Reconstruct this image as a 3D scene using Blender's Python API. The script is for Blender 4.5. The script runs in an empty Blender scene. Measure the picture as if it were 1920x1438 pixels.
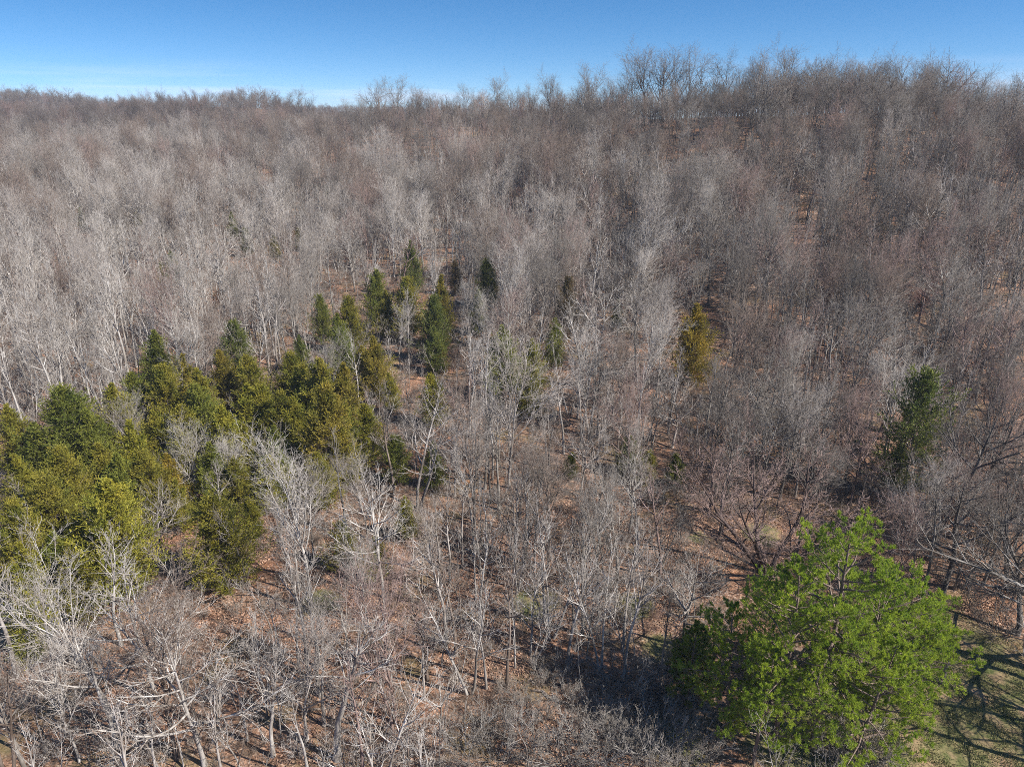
import bpy, math, random
import numpy as np
from mathutils import Vector, Matrix, Euler

# ------------------------------------------------------------------ camera, sky, sun
scene = bpy.context.scene
COL = scene.collection
PITCH = math.radians(21.4)
CAM_H = 48.0
FPX = 1321.0                                   # focal length in pixels of the 1920 px wide photograph
cam_d = bpy.data.cameras.new('camera')
cam_d.sensor_width = 36.0
cam_d.lens = 36.0 * FPX / 1920.0
cam_d.clip_start = 0.5
cam_d.clip_end = 9000.0
cam = bpy.data.objects.new('camera', cam_d)
cam.location = (0, 0, CAM_H)
cam.rotation_euler = (math.pi / 2 - PITCH, 0, 0)
COL.objects.link(cam)
scene.camera = cam

SUN_ELEV = math.radians(41.0)
SUN_DIR = Vector((0.905 * math.cos(SUN_ELEV), -0.425 * math.cos(SUN_ELEV), math.sin(SUN_ELEV))).normalized()
world = bpy.data.worlds.new('World')
scene.world = world
world.use_nodes = True
wn, wl = world.node_tree.nodes, world.node_tree.links
wn.clear()
w_out = wn.new('ShaderNodeOutputWorld')
w_bg = wn.new('ShaderNodeBackground')
w_bg.inputs['Strength'].default_value = 0.09
sky = wn.new('ShaderNodeTexSky')
sky.sky_type = 'NISHITA'
sky.sun_disc = False
sky.sun_elevation = SUN_ELEV
sky.sun_rotation = math.atan2(SUN_DIR.x, SUN_DIR.y)
sky.altitude = 300.0
sky.air_density = 1.0
sky.dust_density = 0.25
sky.ozone_density = 3.0
w_tc = wn.new('ShaderNodeTexCoord')
w_sep = wn.new('ShaderNodeSeparateXYZ')
w_lift = wn.new('ShaderNodeMath'); w_lift.operation = 'MULTIPLY_ADD'; w_lift.inputs[1].default_value = 1.9; w_lift.inputs[2].default_value = 0.085
w_comb = wn.new('ShaderNodeCombineXYZ')
w_norm = wn.new('ShaderNodeVectorMath'); w_norm.operation = 'NORMALIZE'
wl.new(w_tc.outputs['Generated'], w_sep.inputs[0])
wl.new(w_sep.outputs['X'], w_comb.inputs['X'])
wl.new(w_sep.outputs['Y'], w_comb.inputs['Y'])
wl.new(w_sep.outputs['Z'], w_lift.inputs[0])
wl.new(w_lift.outputs[0], w_comb.inputs['Z'])
wl.new(w_comb.outputs[0], w_norm.inputs[0])
wl.new(w_norm.outputs[0], sky.inputs['Vector'])
w_hsv = wn.new('ShaderNodeHueSaturation')
w_hsv.inputs['Saturation'].default_value = 1.3
wl.new(sky.outputs['Color'], w_hsv.inputs['Color'])
# thin cirrus low over the horizon: noise stretched along the horizon
w_map = wn.new('ShaderNodeMapping')
w_map.inputs['Scale'].default_value = (1.6, 1.6, 30.0)
w_map.inputs['Location'].default_value = (0.35, 0.2, 0.4)
w_noi = wn.new('ShaderNodeTexNoise')
w_noi.inputs['Scale'].default_value = 1.6
w_noi.inputs['Detail'].default_value = 5.0
w_noi.inputs['Roughness'].default_value = 0.5
w_cr = wn.new('ShaderNodeValToRGB')
w_cr.color_ramp.elements[0].position = 0.48
w_cr.color_ramp.elements[1].position = 0.78
w_band = wn.new('ShaderNodeMapRange')
w_band.inputs['From Min'].default_value = 0.055
w_band.inputs['From Max'].default_value = 0.012
w_mul = wn.new('ShaderNodeMath'); w_mul.operation = 'MULTIPLY'; w_mul.use_clamp = True; w_damp = wn.new('ShaderNodeMath'); w_damp.operation = 'MULTIPLY'; w_damp.inputs[1].default_value = 0.9
w_mix = wn.new('ShaderNodeMix'); w_mix.data_type = 'RGBA'
w_mix.inputs['B'].default_value = (6.0, 6.5, 7.8, 1)
wl.new(w_tc.outputs['Generated'], w_map.inputs['Vector'])
wl.new(w_map.outputs[0], w_noi.inputs['Vector'])
wl.new(w_noi.outputs['Fac'], w_cr.inputs['Fac'])
wl.new(w_sep.outputs['Z'], w_band.inputs['Value'])
wl.new(w_cr.outputs['Color'], w_mul.inputs[0])
wl.new(w_band.outputs[0], w_mul.inputs[1])
wl.new(w_mul.outputs[0], w_damp.inputs[0]); wl.new(w_damp.outputs[0], w_mix.inputs['Factor'])
wl.new(w_hsv.outputs['Color'], w_mix.inputs['A'])
wl.new(w_mix.outputs['Result'], w_bg.inputs['Color'])
wl.new(w_bg.outputs[0], w_out.inputs[0])

sun_d = bpy.data.lights.new('sun', 'SUN')
sun_d.energy = 5.0
sun_d.angle = math.radians(0.53)
sun_d.color = (1.0, 0.955, 0.89)
sun = bpy.data.objects.new('sun', sun_d)
sun.rotation_euler = SUN_DIR.to_track_quat('Z', 'Y').to_euler()
sun.location = (60, -40, 120)
COL.objects.link(sun)

scene.view_settings.view_transform = 'Standard'
scene.view_settings.look = 'None'
scene.view_settings.gamma = 1.0
scene.view_settings.exposure = 0.86
scene.view_settings.use_curve_mapping = False
scene.render.engine = 'CYCLES'
scene.cycles.use_denoising = False
scene.cycles.filter_width = 0.85
scene.cycles.max_bounces = 5
scene.cycles.diffuse_bounces = 3
scene.cycles.glossy_bounces = 1
scene.cycles.transmission_bounces = 2

rng = np.random.default_rng(7)
random.seed(7)
CP, SP = math.cos(PITCH), math.sin(PITCH)

# ------------------------------------------------------------------ pixel <-> place
def ray(px, py):
    """direction per metre of ground distance forward: (x, up)"""
    u, v = (px - 960.0) / FPX, (719.0 - py) / FPX
    f = CP + v * SP
    return u / f, (-SP + v * CP) / f

def gp(px, py, Y):
    a, b = ray(px, py)
    return (a * Y, Y, CAM_H + b * Y)

def project(x, y, z):
    dz = z - CAM_H
    zc = y * CP - dz * SP
    yc = y * SP + dz * CP
    return 960.0 + FPX * x / zc, 719.0 - FPX * yc / zc, zc

# ------------------------------------------------------------------ terrain
CTRL = []
for X in (-90, -45, 0, 45, 90):
    for Y in (-60, 0, 40, 80):
        CTRL.append((X, Y, 0.0))
CTRL += [(-200, -50, 0), (200, -50, 2), (-200, 60, 2), (200, 60, 6), (0, -250, 0), (400, 0, 10), (-400, 0, 0),
    (-60, 100, 1.5), (-110, 150, 6), (-160, 230, 12), (-180, 300, 16), (-250, 400, 22), (-350, 550, 30), (-545, 800, 54), (-400, 720, 35),
    (-700, 800, 57), (-60, 200, 6), (-80, 300, 15), (-140, 420, 22), (-205, 600, 48), (-120, 610, 28), (-160, 640, 34), (-60, 480, 31),
    (0, 120, 3), (0, 200, 12), (0, 300, 29), (-3, 370, 39), (-70, 400, 37), (-40, 330, 29), (0, 480, 22), (60, 400, 25), (20, 425, 27), (-60, 470, 26), (-130, 500, 28),
    (130, 340, 24), (180, 310, 28), (90, 300, 30), (70, 345, 27), (0, 650, 15), (200, 600, 15),
    (40, 110, 2.5), (60, 140, 9), (80, 180, 24), (95, 215, 36.5), (78, 250, 45), (51, 250, 43), (42, 310, 42), (111, 245, 46.5),
    (153, 230, 38), (185, 235, 34), (110, 150, 14), (150, 180, 24), (30, 200, 19), (25, 250, 31), (100, 110, 3.5), (130, 120, 6),
    (260, 220, 28), (300, 350, 25), (-350, 1600, 37), (-250, 1600, 37), (-450, 1600, 38), (-700, 1500, 40), (-600, 1100, 41),
    (-500, 1150, 39), (-300, 1100, 22), (0, 1000, 18), (0, 1600, 30), (300, 800, 20), (600, 600, 25), (1000, 1000, 15),
    (-1200, 900, 45), (-900, 400, 25), (-1500, 1800, 40), (1500, 2000, 10), (0, 2600, 5), (-1200, 3000, 10), (1000, 3200, 0),
    (-2500, 500, 20), (2500, 500, 10), (0, -1500, 0), (-2500, -1500, 0), (2500, -1500, 0), (-3000, 3500, 0), (3000, 3500, 0)]
CTRL = np.array(CTRL, float)
def _phi(r2):
    return np.where(r2 > 1e-9, 0.5 * r2 * np.log(r2 + 1e-12), 0.0)
_S = 100.0
_c = CTRL[:, :2] / _S
_n = len(_c)
_K = _phi(((_c[:, None] - _c[None]) ** 2).sum(-1)) + np.eye(_n) * 0.02
_P = np.c_[np.ones(_n), _c]
_A = np.block([[_K, _P], [_P.T, np.zeros((3, 3))]])
_w = np.linalg.solve(_A, np.r_[CTRL[:, 2], 0, 0, 0])
def terrain(x, y):
    x = np.asarray(x, float); y = np.asarray(y, float)
    sh = x.shape
    p = np.c_[np.clip(x.ravel(), -3000, 3000), np.clip(y.ravel(), -1500, 3500)] / _S
    out = np.empty(len(p))
    for i in range(0, len(p), 40000):
        q = p[i:i + 40000]
        out[i:i + 40000] = _phi(((q[:, None] - _c[None]) ** 2).sum(-1)) @ _w[:_n] + _w[_n] + q @ _w[_n + 1:]
    x0, y0 = x.ravel(), y.ravel()
    out = out + 0.35 * np.sin(x0 * 0.21 + 1.3) * np.sin(y0 * 0.17) + 0.18 * np.sin(x0 * 0.53 + y0 * 0.41)
    return out.reshape(sh)

_tx = np.linspace(-900, 900, 901)
def _march(px, py, lift):
    """first point along the pixel's ray that comes down to `lift` metres above the ground"""
    a, b = ray(px, py)
    Ys = np.geomspace(22, 1700, 1400)
    z = CAM_H + b * Ys
    t = terrain(a * Ys, Ys) + lift
    k = np.nonzero(z <= t)[0]
    Y = Ys[k[0]] if len(k) else 1700.0
    return a * Y, Y
def at_base(px, py):
    return _march(px, py, 0.0)
def at_top(px, py, h):
    return _march(px, py, h)

# ------------------------------------------------------------------ object helpers
def mesh_from(name, V, F, mats, smooth=False, mat_idx=None, attrs=None):
    """V (n,3); F list of (m,k) int arrays with k = 3 or 4"""
    me = bpy.data.meshes.new(name)
    V = np.asarray(V, np.float32)
    F = [np.asarray(f, np.int32) for f in F if len(f)]
    nl = sum(f.size for f in F); npoly = sum(len(f) for f in F)
    me.vertices.add(len(V)); me.vertices.foreach_set('co', V.ravel())
    me.loops.add(nl); me.polygons.add(npoly)
    me.loops.foreach_set('vertex_index', np.concatenate([f.ravel() for f in F]))
    tot = np.concatenate([np.full(len(f), f.shape[1], np.int32) for f in F])
    st = np.r_[0, np.cumsum(tot)[:-1]].astype(np.int32)
    me.polygons.foreach_set('loop_start', st)
    me.polygons.foreach_set('loop_total', tot)
    if smooth:
        me.polygons.foreach_set('use_smooth', np.ones(npoly, bool))
    if mat_idx is not None:
        me.polygons.foreach_set('material_index', np.asarray(mat_idx, np.int32))
    for k, v in (attrs or {}).items():
        at = me.attributes.new(k, 'FLOAT', 'POINT')
        at.data.foreach_set('value', np.asarray(v, np.float32))
    for m in mats:
        me.materials.append(m)
    me.update(calc_edges=True)
    return me

def link(name, data, parent=None):
    o = bpy.data.objects.new(name, data)
    COL.objects.link(o)
    if parent is not None:
        o.parent = parent
    return o

# ------------------------------------------------------------------ materials
def new_mat(name):
    m = bpy.data.materials.new(name)
    m.use_nodes = True
    n = m.node_tree.nodes
    bsdf = n['Principled BSDF']
    bsdf.inputs['Roughness'].default_value = 0.85
    bsdf.inputs['Specular IOR Level'].default_value = 0.15
    return m, n, m.node_tree.links, bsdf

def mixrgb(n, l, fac, a, b, mode='MIX'):
    x = n.new('ShaderNodeMix'); x.data_type = 'RGBA'; x.blend_type = mode
    for key, val in (('Factor', fac), ('A', a), ('B', b)):
        sock = [s for s in x.inputs if s.name == key and (s.type == 'RGBA' or key == 'Factor' and s.type == 'VALUE')][0]
        if isinstance(val, bpy.types.NodeSocket): l.new(val, sock)
        elif isinstance(val, (int, float)): sock.default_value = val
        else: sock.default_value = (*val, 1)
    return [s for s in x.outputs if s.type == 'RGBA'][0]

def noise(n, l, scale, detail=3, coord=None, rough=0.55):
    t = n.new('ShaderNodeTexNoise'); t.inputs['Scale'].default_value = scale
    t.inputs['Detail'].default_value = detail; t.inputs['Roughness'].default_value = rough
    if coord is not None: l.new(coord, t.inputs['Vector'])
    return t.outputs['Fac']

def ramp(n, l, fac, lo, hi):
    r = n.new('ShaderNodeMapRange'); r.inputs['From Min'].default_value = lo; r.inputs['From Max'].default_value = hi
    l.new(fac, r.inputs['Value']); return r.outputs[0]

def math_node(n, l, op, a, b):
    x = n.new('ShaderNodeMath'); x.operation = op
    for i, v in enumerate((a, b)):
        if isinstance(v, bpy.types.NodeSocket): l.new(v, x.inputs[i])
        else: x.inputs[i].default_value = v
    return x.outputs[0]

def tint_node(n):
    a = n.new('ShaderNodeAttribute'); a.attribute_type = 'INSTANCER'; a.attribute_name = 'tint'
    return a.outputs['Color']

def bark_material(name, twig):
    m, n, l, b = new_mat(name)
    tc = n.new('ShaderNodeTexCoord')
    mp = n.new('ShaderNodeMapping'); mp.inputs['Scale'].default_value = (1, 1, 0.28)
    l.new(tc.outputs['Object'], mp.inputs['Vector'])
    tint = tint_node(n)
    big = ramp(n, l, noise(n, l, 1.3, 4, mp.outputs[0]), 0.38, 0.66)
    fine = ramp(n, l, noise(n, l, 9.0, 3, mp.outputs[0]), 0.3, 0.7)
    dark = mixrgb(n, l, 1.0, tint, (0.36, 0.33, 0.30) if not twig else (0.60, 0.545, 0.49), 'MULTIPLY')
    c = mixrgb(n, l, big, dark, tint)
    c = mixrgb(n, l, math_node(n, l, 'MULTIPLY', fine, 0.35), c, mixrgb(n, l, 1.0, c, (0.55, 0.55, 0.5), 'MULTIPLY'))
    l.new(c, b.inputs['Base Color'])
    b.inputs['Roughness'].default_value = 0.8
    return m
M_TRUNK = bark_material('bark', False)
M_TWIG = bark_material('twig_bark', True)

def plain_bark(name, col, col2):
    m, n, l, b = new_mat(name)
    tc = n.new('ShaderNodeTexCoord')
    mp = n.new('ShaderNodeMapping'); mp.inputs['Scale'].default_value = (1, 1, 0.3)
    l.new(tc.outputs['Object'], mp.inputs['Vector'])
    f = ramp(n, l, noise(n, l, 6.0, 5, mp.outputs[0]), 0.35, 0.65)
    l.new(mixrgb(n, l, f, col, col2), b.inputs['Base Color'])
    return m
M_PINEBARK = plain_bark('pine_bark', (0.10, 0.075, 0.06), (0.24, 0.18, 0.145))
M_CEDARBARK = plain_bark('cedar_bark', (0.13, 0.10, 0.085), (0.26, 0.21, 0.18))
M_LOG = plain_bark('log_bark', (0.11, 0.085, 0.065), (0.27, 0.22, 0.18))
M_SNAG = plain_bark('snag_bark', (0.12, 0.095, 0.085), (0.22, 0.18, 0.165))

def foliage_material(name, base_from_tint, tipcol, transl=0.25, clump=0.5):
    m, n, l, b = new_mat(name)
    tip = n.new('ShaderNodeAttribute'); tip.attribute_name = 'tip'
    tc = n.new('ShaderNodeTexCoord')
    tint = tint_node(n) if base_from_tint is True else None
    base = tint if tint is not None else None
    if base is None:
        rgb = n.new('ShaderNodeRGB'); rgb.outputs[0].default_value = (*base_from_tint, 1); base = rgb.outputs[0]
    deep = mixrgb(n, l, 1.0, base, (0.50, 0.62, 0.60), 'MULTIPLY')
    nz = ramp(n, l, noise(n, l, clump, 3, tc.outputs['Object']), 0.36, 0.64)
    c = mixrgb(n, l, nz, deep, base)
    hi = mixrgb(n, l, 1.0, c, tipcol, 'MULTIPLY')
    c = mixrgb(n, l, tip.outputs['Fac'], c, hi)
    l.new(c, b.inputs['Base Color'])
    b.inputs['Roughness'].default_value = 0.6
    b.inputs['Specular IOR Level'].default_value = 0.25
    tr = n.new('ShaderNodeBsdfTranslucent'); l.new(c, tr.inputs['Color'])
    mx = n.new('ShaderNodeMixShader'); mx.inputs[0].default_value = transl
    l.new(b.outputs[0], mx.inputs[1]); l.new(tr.outputs[0], mx.inputs[2])
    l.new(mx.outputs[0], n['Material Output'].inputs['Surface'])
    return m
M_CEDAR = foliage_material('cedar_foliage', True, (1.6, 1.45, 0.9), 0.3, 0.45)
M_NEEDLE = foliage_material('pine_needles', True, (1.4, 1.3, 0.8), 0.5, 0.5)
M_DEADLEAF = foliage_material('dry_leaves', True, (1.2, 1.1, 1.0), 0.3, 1.0)

# ground: leaf litter, mossy and grassy patches
def ground_material():
    m, n, l, b = new_mat('forest_floor')
    geo = n.new('ShaderNodeNewGeometry')
    P = geo.outputs['Position']
    vor = n.new('ShaderNodeTexVoronoi'); vor.inputs['Scale'].default_value = 5.5
    l.new(P, vor.inputs['Vector'])
    sepc = n.new('ShaderNodeSeparateColor'); l.new(vor.outputs['Color'], sepc.inputs[0])
    leaf = mixrgb(n, l, sepc.outputs[0], (0.115, 0.066, 0.042), (0.34, 0.20, 0.13))
    leaf = mixrgb(n, l, ramp(n, l, sepc.outputs[1], 0.75, 1.0), leaf, (0.50, 0.37, 0.28))
    leaf = mixrgb(n, l, ramp(n, l, noise(n, l, 0.9, 5, P), 0.42, 0.68), leaf, (0.12, 0.085, 0.06))
    leaf = mixrgb(n, l, ramp(n, l, noise(n, l, 0.11, 4, P), 0.45, 0.7), leaf, mixrgb(n, l, 1.0, leaf, (1.2, 0.98, 0.85), 'MULTIPLY'))
    moss = ramp(n, l, noise(n, l, 0.16, 5, P), 0.54, 0.70)
    leaf = mixrgb(n, l, math_node(n, l, 'MULTIPLY', moss, 0.6), leaf, (0.15, 0.135, 0.055))
    grass_c = mixrgb(n, l, ramp(n, l, noise(n, l, 1.4, 5, P), 0.36, 0.64), (0.085, 0.098, 0.034), (0.21, 0.175, 0.085))
    grass_c = mixrgb(n, l, ramp(n, l, noise(n, l, 0.45, 4, P), 0.5, 0.68), grass_c, (0.30, 0.20, 0.12))
    g = n.new('ShaderNodeAttribute'); g.attribute_name = 'grassy'
    gm = math_node(n, l, 'ADD', g.outputs['Fac'], math_node(n, l, 'MULTIPLY', math_node(n, l, 'SUBTRACT', noise(n, l, 0.35, 4, P), 0.5), 0.9))
    c = mixrgb(n, l, ramp(n, l, gm, 0.4, 0.62), leaf, grass_c)
    l.new(c, b.inputs['Base Color'])
    b.inputs['Roughness'].default_value = 0.95
    b.inputs['Specular IOR Level'].default_value = 0.05
    bp = n.new('ShaderNodeBump'); bp.inputs['Strength'].default_value = 0.7; bp.inputs['Distance'].default_value = 0.12
    l.new(noise(n, l, 4.0, 5, P), bp.inputs['Height'])
    l.new(bp.outputs[0], b.inputs['Normal'])
    return m
M_GROUND = ground_material()
def grass_material():
    m, n, l, b = new_mat('grass_blades')
    oi = n.new('ShaderNodeAttribute'); oi.attribute_name = 'dry'
    l.new(mixrgb(n, l, oi.outputs['Fac'], (0.10, 0.13, 0.04), (0.27, 0.225, 0.11)), b.inputs['Base Color'])
    return m
M_GRASS = grass_material()

# grassy clearing under and beside the pines, given by spots in the picture
GRASS_SPOTS = [(1850, 1330, 11), (1700, 1400, 9), (1900, 1420, 9), (1800, 1230, 7), (1600, 1330, 8), (1235, 1215, 2.2), (1190, 1135, 2.2),
               (1430, 1000, 2.5), (1560, 1060, 3), (1310, 1010, 1.6), (640, 620, 3), (600, 1130, 2.5), (1010, 1130, 3), (1500, 1400, 5), (1260, 1400, 3)]
GS = [(*at_base(px, py), r) for px, py, r in GRASS_SPOTS]
def grassy(x, y):
    g = np.zeros(np.shape(x))
    for gx, gy, r in GS:
        g = np.maximum(g, np.exp(-((x - gx) ** 2 + (y - gy) ** 2) / (2 * (r * 0.75) ** 2)))
    return g

def build_ground():
    ys = np.r_[-1400, -700, -300, -120, -40, np.arange(0, 120, 1.2), np.geomspace(120, 3400, 230)]
    us = np.r_[np.linspace(-8, -1.3, 14), np.linspace(-1.2, 1.2, 200), np.linspace(1.3, 8, 14)]
    Yg, U = np.meshgrid(ys, us, indexing='ij')
    Xg = U * np.maximum(np.abs(Yg), 55.0)
    Xg = np.clip(Xg, -2950 + U, 2950 + U)
    Z = terrain(Xg, Yg)
    R, Cn = Yg.shape
    idx = np.arange(R * Cn).reshape(R, Cn)
    q = np.stack([idx[:-1, :-1], idx[:-1, 1:], idx[1:, 1:], idx[1:, :-1]], -1).reshape(-1, 4)
    V = np.stack([Xg, Yg, Z], -1).reshape(-1, 3)
    me = mesh_from('ground', V, [q], [M_GROUND], smooth=True, attrs={'grassy': grassy(Xg, Yg).ravel()})
    o = link('ground', me)
    o['kind'] = 'structure'
build_ground()

# ------------------------------------------------------------------ tubes and branching
def unit(v):
    return v / np.maximum(np.linalg.norm(v, axis=-1, keepdims=True), 1e-9)

def perp(d):
    ref = np.where(np.abs(d[..., 2:3]) < 0.9, np.array([0, 0, 1.0]), np.array([1.0, 0, 0]))
    a = unit(np.cross(d, ref)); return a, np.cross(d, a)

def polylines(start, d, length, K, r, up=0.0, wob=0.1, droop=None):
    """N branches of K segments: (N,K+1,3)"""
    N = len(start)
    pts = np.empty((N, K + 1, 3)); pts[:, 0] = start
    d = unit(d.copy()); seg = (length / K)[:, None]
    upv = np.array([0, 0, 1.0])
    for k in range(K):
        pts[:, k + 1] = pts[:, k] + d * seg
        d = unit(d + upv * (up / K if np.isscalar(up) else (up / K)[:, None]) + r.normal(0, wob, (N, 3)))
    return pts

def tubes(pts, rad, M):
    """open tapered tubes ending in a point: vertices, faces"""
    N, K1, _ = pts.shape
    tan = np.empty_like(pts)
    tan[:, 1:-1] = pts[:, 2:] - pts[:, :-2]; tan[:, 0] = pts[:, 1] - pts[:, 0]; tan[:, -1] = pts[:, -1] - pts[:, -2]
    a, b = perp(unit(tan))
    th = np.arange(M) * 2 * np.pi / M
    ring = pts[:, :-1, None, :] + rad[:, :-1, None, None] * (a[:, :-1, None, :] * np.cos(th)[:, None] + b[:, :-1, None, :] * np.sin(th)[:, None])
    per = (K1 - 1) * M + 1
    V = np.concatenate([ring.reshape(N, -1, 3), pts[:, -1:, :]], 1).reshape(-1, 3)
    base = (np.arange(N) * per)[:, None, None]
    k = np.arange(K1 - 2)[None, :, None]; j = np.arange(M)[None, None, :]; j2 = (j + 1) % M
    if K1 > 2:
        q = np.stack([base + k * M + j, base + k * M + j2, base + (k + 1) * M + j2, base + (k + 1) * M + j], -1).reshape(-1, 4)
    else:
        q = np.empty((0, 4), int)
    last = (K1 - 2) * M
    t = np.stack([base[:, 0] + last + np.arange(M)[None], base[:, 0] + last + (np.arange(M)[None] + 1) % M,
                  np.broadcast_to(base[:, 0] + per - 1, (N, M))], -1).reshape(-1, 3)
    return V, q, t

class Geo:
    def __init__(s): s.V = []; s.Q = []; s.T = []; s.n = 0; s.A = []
    def add(s, V, q, t, a=None):
        s.V.append(V)
        if q is not None and len(q): s.Q.append(np.asarray(q) + s.n)
        if t is not None and len(t): s.T.append(np.asarray(t) + s.n)
        s.A.append(np.zeros(len(V)) if a is None else a)
        s.n += len(V)
    def mesh(s, name, mats, smooth=True, attr=None):
        F = []
        if s.Q: F.append(np.concatenate(s.Q))
        if s.T: F.append(np.concatenate(s.T))
        return mesh_from(name, np.concatenate(s.V), F, mats, smooth, attrs={attr: np.concatenate(s.A)} if attr else None)

def spawn(pts, rad, length, per, tmin, tmax, ang, ang_sd, ratio, shape, r, K, up, wob, slender, rmin, even=True):
    """children of each branch: returns pts, rad, length"""
    N, K1, _ = pts.shape
    n = np.maximum(0, np.floor(per + r.random(N))).astype(int) if not np.isscalar(per) else np.full(N, int(per))
    pi = np.repeat(np.arange(N), n)
    if len(pi) == 0: return None
    within = np.arange(len(pi)) - np.repeat(np.r_[0, np.cumsum(n)[:-1]], n)
    t = tmin + (tmax - tmin) * (within + r.random(len(pi))) / n[pi]
    s = t * (K1 - 1); i = np.minimum(s.astype(int), K1 - 2); f = (s - i)[:, None]
    p = pts[pi, i] * (1 - f) + pts[pi, i + 1] * f
    rp = rad[pi, i] * (1 - f[:, 0]) + rad[pi, i + 1] * f[:, 0]
    d = unit(pts[pi, i + 1] - pts[pi, i])
    a, b = perp(d)
    az = within * 2.39996 + r.uniform(0, 6.283, N)[pi] + r.normal(0, 0.5, len(pi))
    an = (ang(t) if callable(ang) else ang) + r.normal(0, ang_sd, len(pi))
    nd = d * np.cos(an)[:, None] + (a * np.cos(az)[:, None] + b * np.sin(az)[:, None]) * np.sin(an)[:, None]
    L = length[pi] * ratio * shape(t) * r.uniform(0.65, 1.25, len(pi))
    cp = polylines(p, nd, L, K, r, up, wob)
    r0 = np.maximum(np.minimum(rp * 0.75, L * slender), rmin)
    cr = r0[:, None] * np.linspace(1, 0.25, K + 1)[None] + 0
    cr = np.maximum(cr, rmin * 0.6)
    return cp, cr, L

def bare_tree_meshes(name, seed, H, form):
    """a leafless tree of height H: trunk mesh (stem and main limbs), crown mesh (branches and twigs)"""
    r = np.random.default_rng(seed)
    f = dict(stems=1, spread=0.04, t0=0.42, n1=20, a0=1.15, a1=0.45, r1=0.42, up1=0.55, n2=8, r2=0.50, n3=5, r3=0.5, n4=2.8, r4=0.55,
             base=0.0125, wob=0.05, lean=0.03, shape='round', twig=0.011)
    f.update(form)
    S = f['stems']
    tr, cr = Geo(), Geo()
    az = np.arange(S) * 6.283 / S + r.uniform(0, 6)
    d0 = np.stack([np.cos(az) * f['spread'], np.sin(az) * f['spread'], np.ones(S)], -1)
    d0[:, :2] += r.normal(0, f['lean'], (1, 2))
    L0 = H * r.uniform(0.88, 1.0, S) if S > 1 else np.array([H])
    st = np.zeros((S, 3)); st[:, 2] = -0.35
    if S > 1: st[:, :2] = np.stack([np.cos(az), np.sin(az)], -1) * 0.12
    K0 = 11
    p0 = polylines(st, d0, L0, K0, r, 0.25, f['wob'])
    tt = np.linspace(0, 1, K0 + 1)
    r0 = H * f['base'] * (0.75 if S > 1 else 1.0) * ((1 - tt) ** 0.85 * 0.9 + 0.1 * (1 - tt))[None] * np.ones((S, 1))
    r0[:, 0] *= 1.35
    r0 = np.maximum(r0, 0.012)
    tr.add(*tubes(p0, r0, 7))
    if f['shape'] == 'round':      sh1 = lambda t: np.clip(1.05 - 0.75 * ((t - f['t0']) / (1 - f['t0'])) ** 1.5, 0.2, 1.1)
    elif f['shape'] == 'cone':     sh1 = lambda t: np.clip(1.1 - 0.95 * (t - f['t0']) / (1 - f['t0']), 0.12, 1.1)
    else:                          sh1 = lambda t: np.clip(0.55 + 0.9 * np.sin(np.pi * np.clip((t - f['t0']) / (1 - f['t0']), 0, 1)) ** 0.8 - 0.25 * t, 0.2, 1.2)
    a_of = lambda t: f['a0'] + (f['a1'] - f['a0']) * np.clip((t - f['t0']) / (1 - f['t0']), 0, 1)
    b1 = spawn(p0, r0, L0, f['n1'] if S == 1 else max(4, f['n1'] // S + 2), f['t0'], 0.97, a_of, 0.15, f['r1'], sh1, r, 6, f['up1'], 0.085, f.get('sl1', 0.019), 0.024)
    # the stoutest limbs belong to the trunk part
    tr.add(*tubes(b1[0], b1[1], 5))
    grow = lambda t: 1.1 - 0.65 * t
    b2 = spawn(b1[0], b1[1], b1[2], np.clip(f['n2'] * b1[2] / (H * 0.3), 3, f['n2'] * 1.6), 0.22, 0.98, 0.72, 0.22, f['r2'], grow, r, 4, 0.42, 0.13, f.get('sl2', 0.0145), 0.015)
    cr.add(*tubes(b2[0], b2[1], 3))
    b3 = spawn(b2[0], b2[1], b2[2], np.clip(f['n3'] * b2[2] / (H * 0.13), 2, f['n3'] * 1.7), 0.15, 0.98, 0.68, 0.25, f['r3'], grow, r, 2, 0.32, 0.16, 0.012, f['twig'] * 0.9)
    cr.add(*tubes(b3[0], b3[1], 3))
    b4 = spawn(b3[0], b3[1], b3[2], np.clip(f['n4'] * b3[2] / (H * 0.06), 1.5, f['n4'] * 1.7), 0.1, 1.0, 0.62, 0.28, f['r4'], grow, r, 1, 0.2, 0.1, 0.01, f['twig'] * 0.75)
    L4 = np.clip(b4[2], 0.18, 1.3)
    p4 = b4[0].copy(); p4[:, 1] = p4[:, 0] + unit(p4[:, 1] - p4[:, 0]) * L4[:, None]
    cr.add(*tubes(p4, b4[1], 3))
    # short twigs on the limbs of the trunk tip
    return tr.mesh(name + '_trunk', [M_TRUNK]), cr.mesh(name + '_crown', [M_TWIG])

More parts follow.
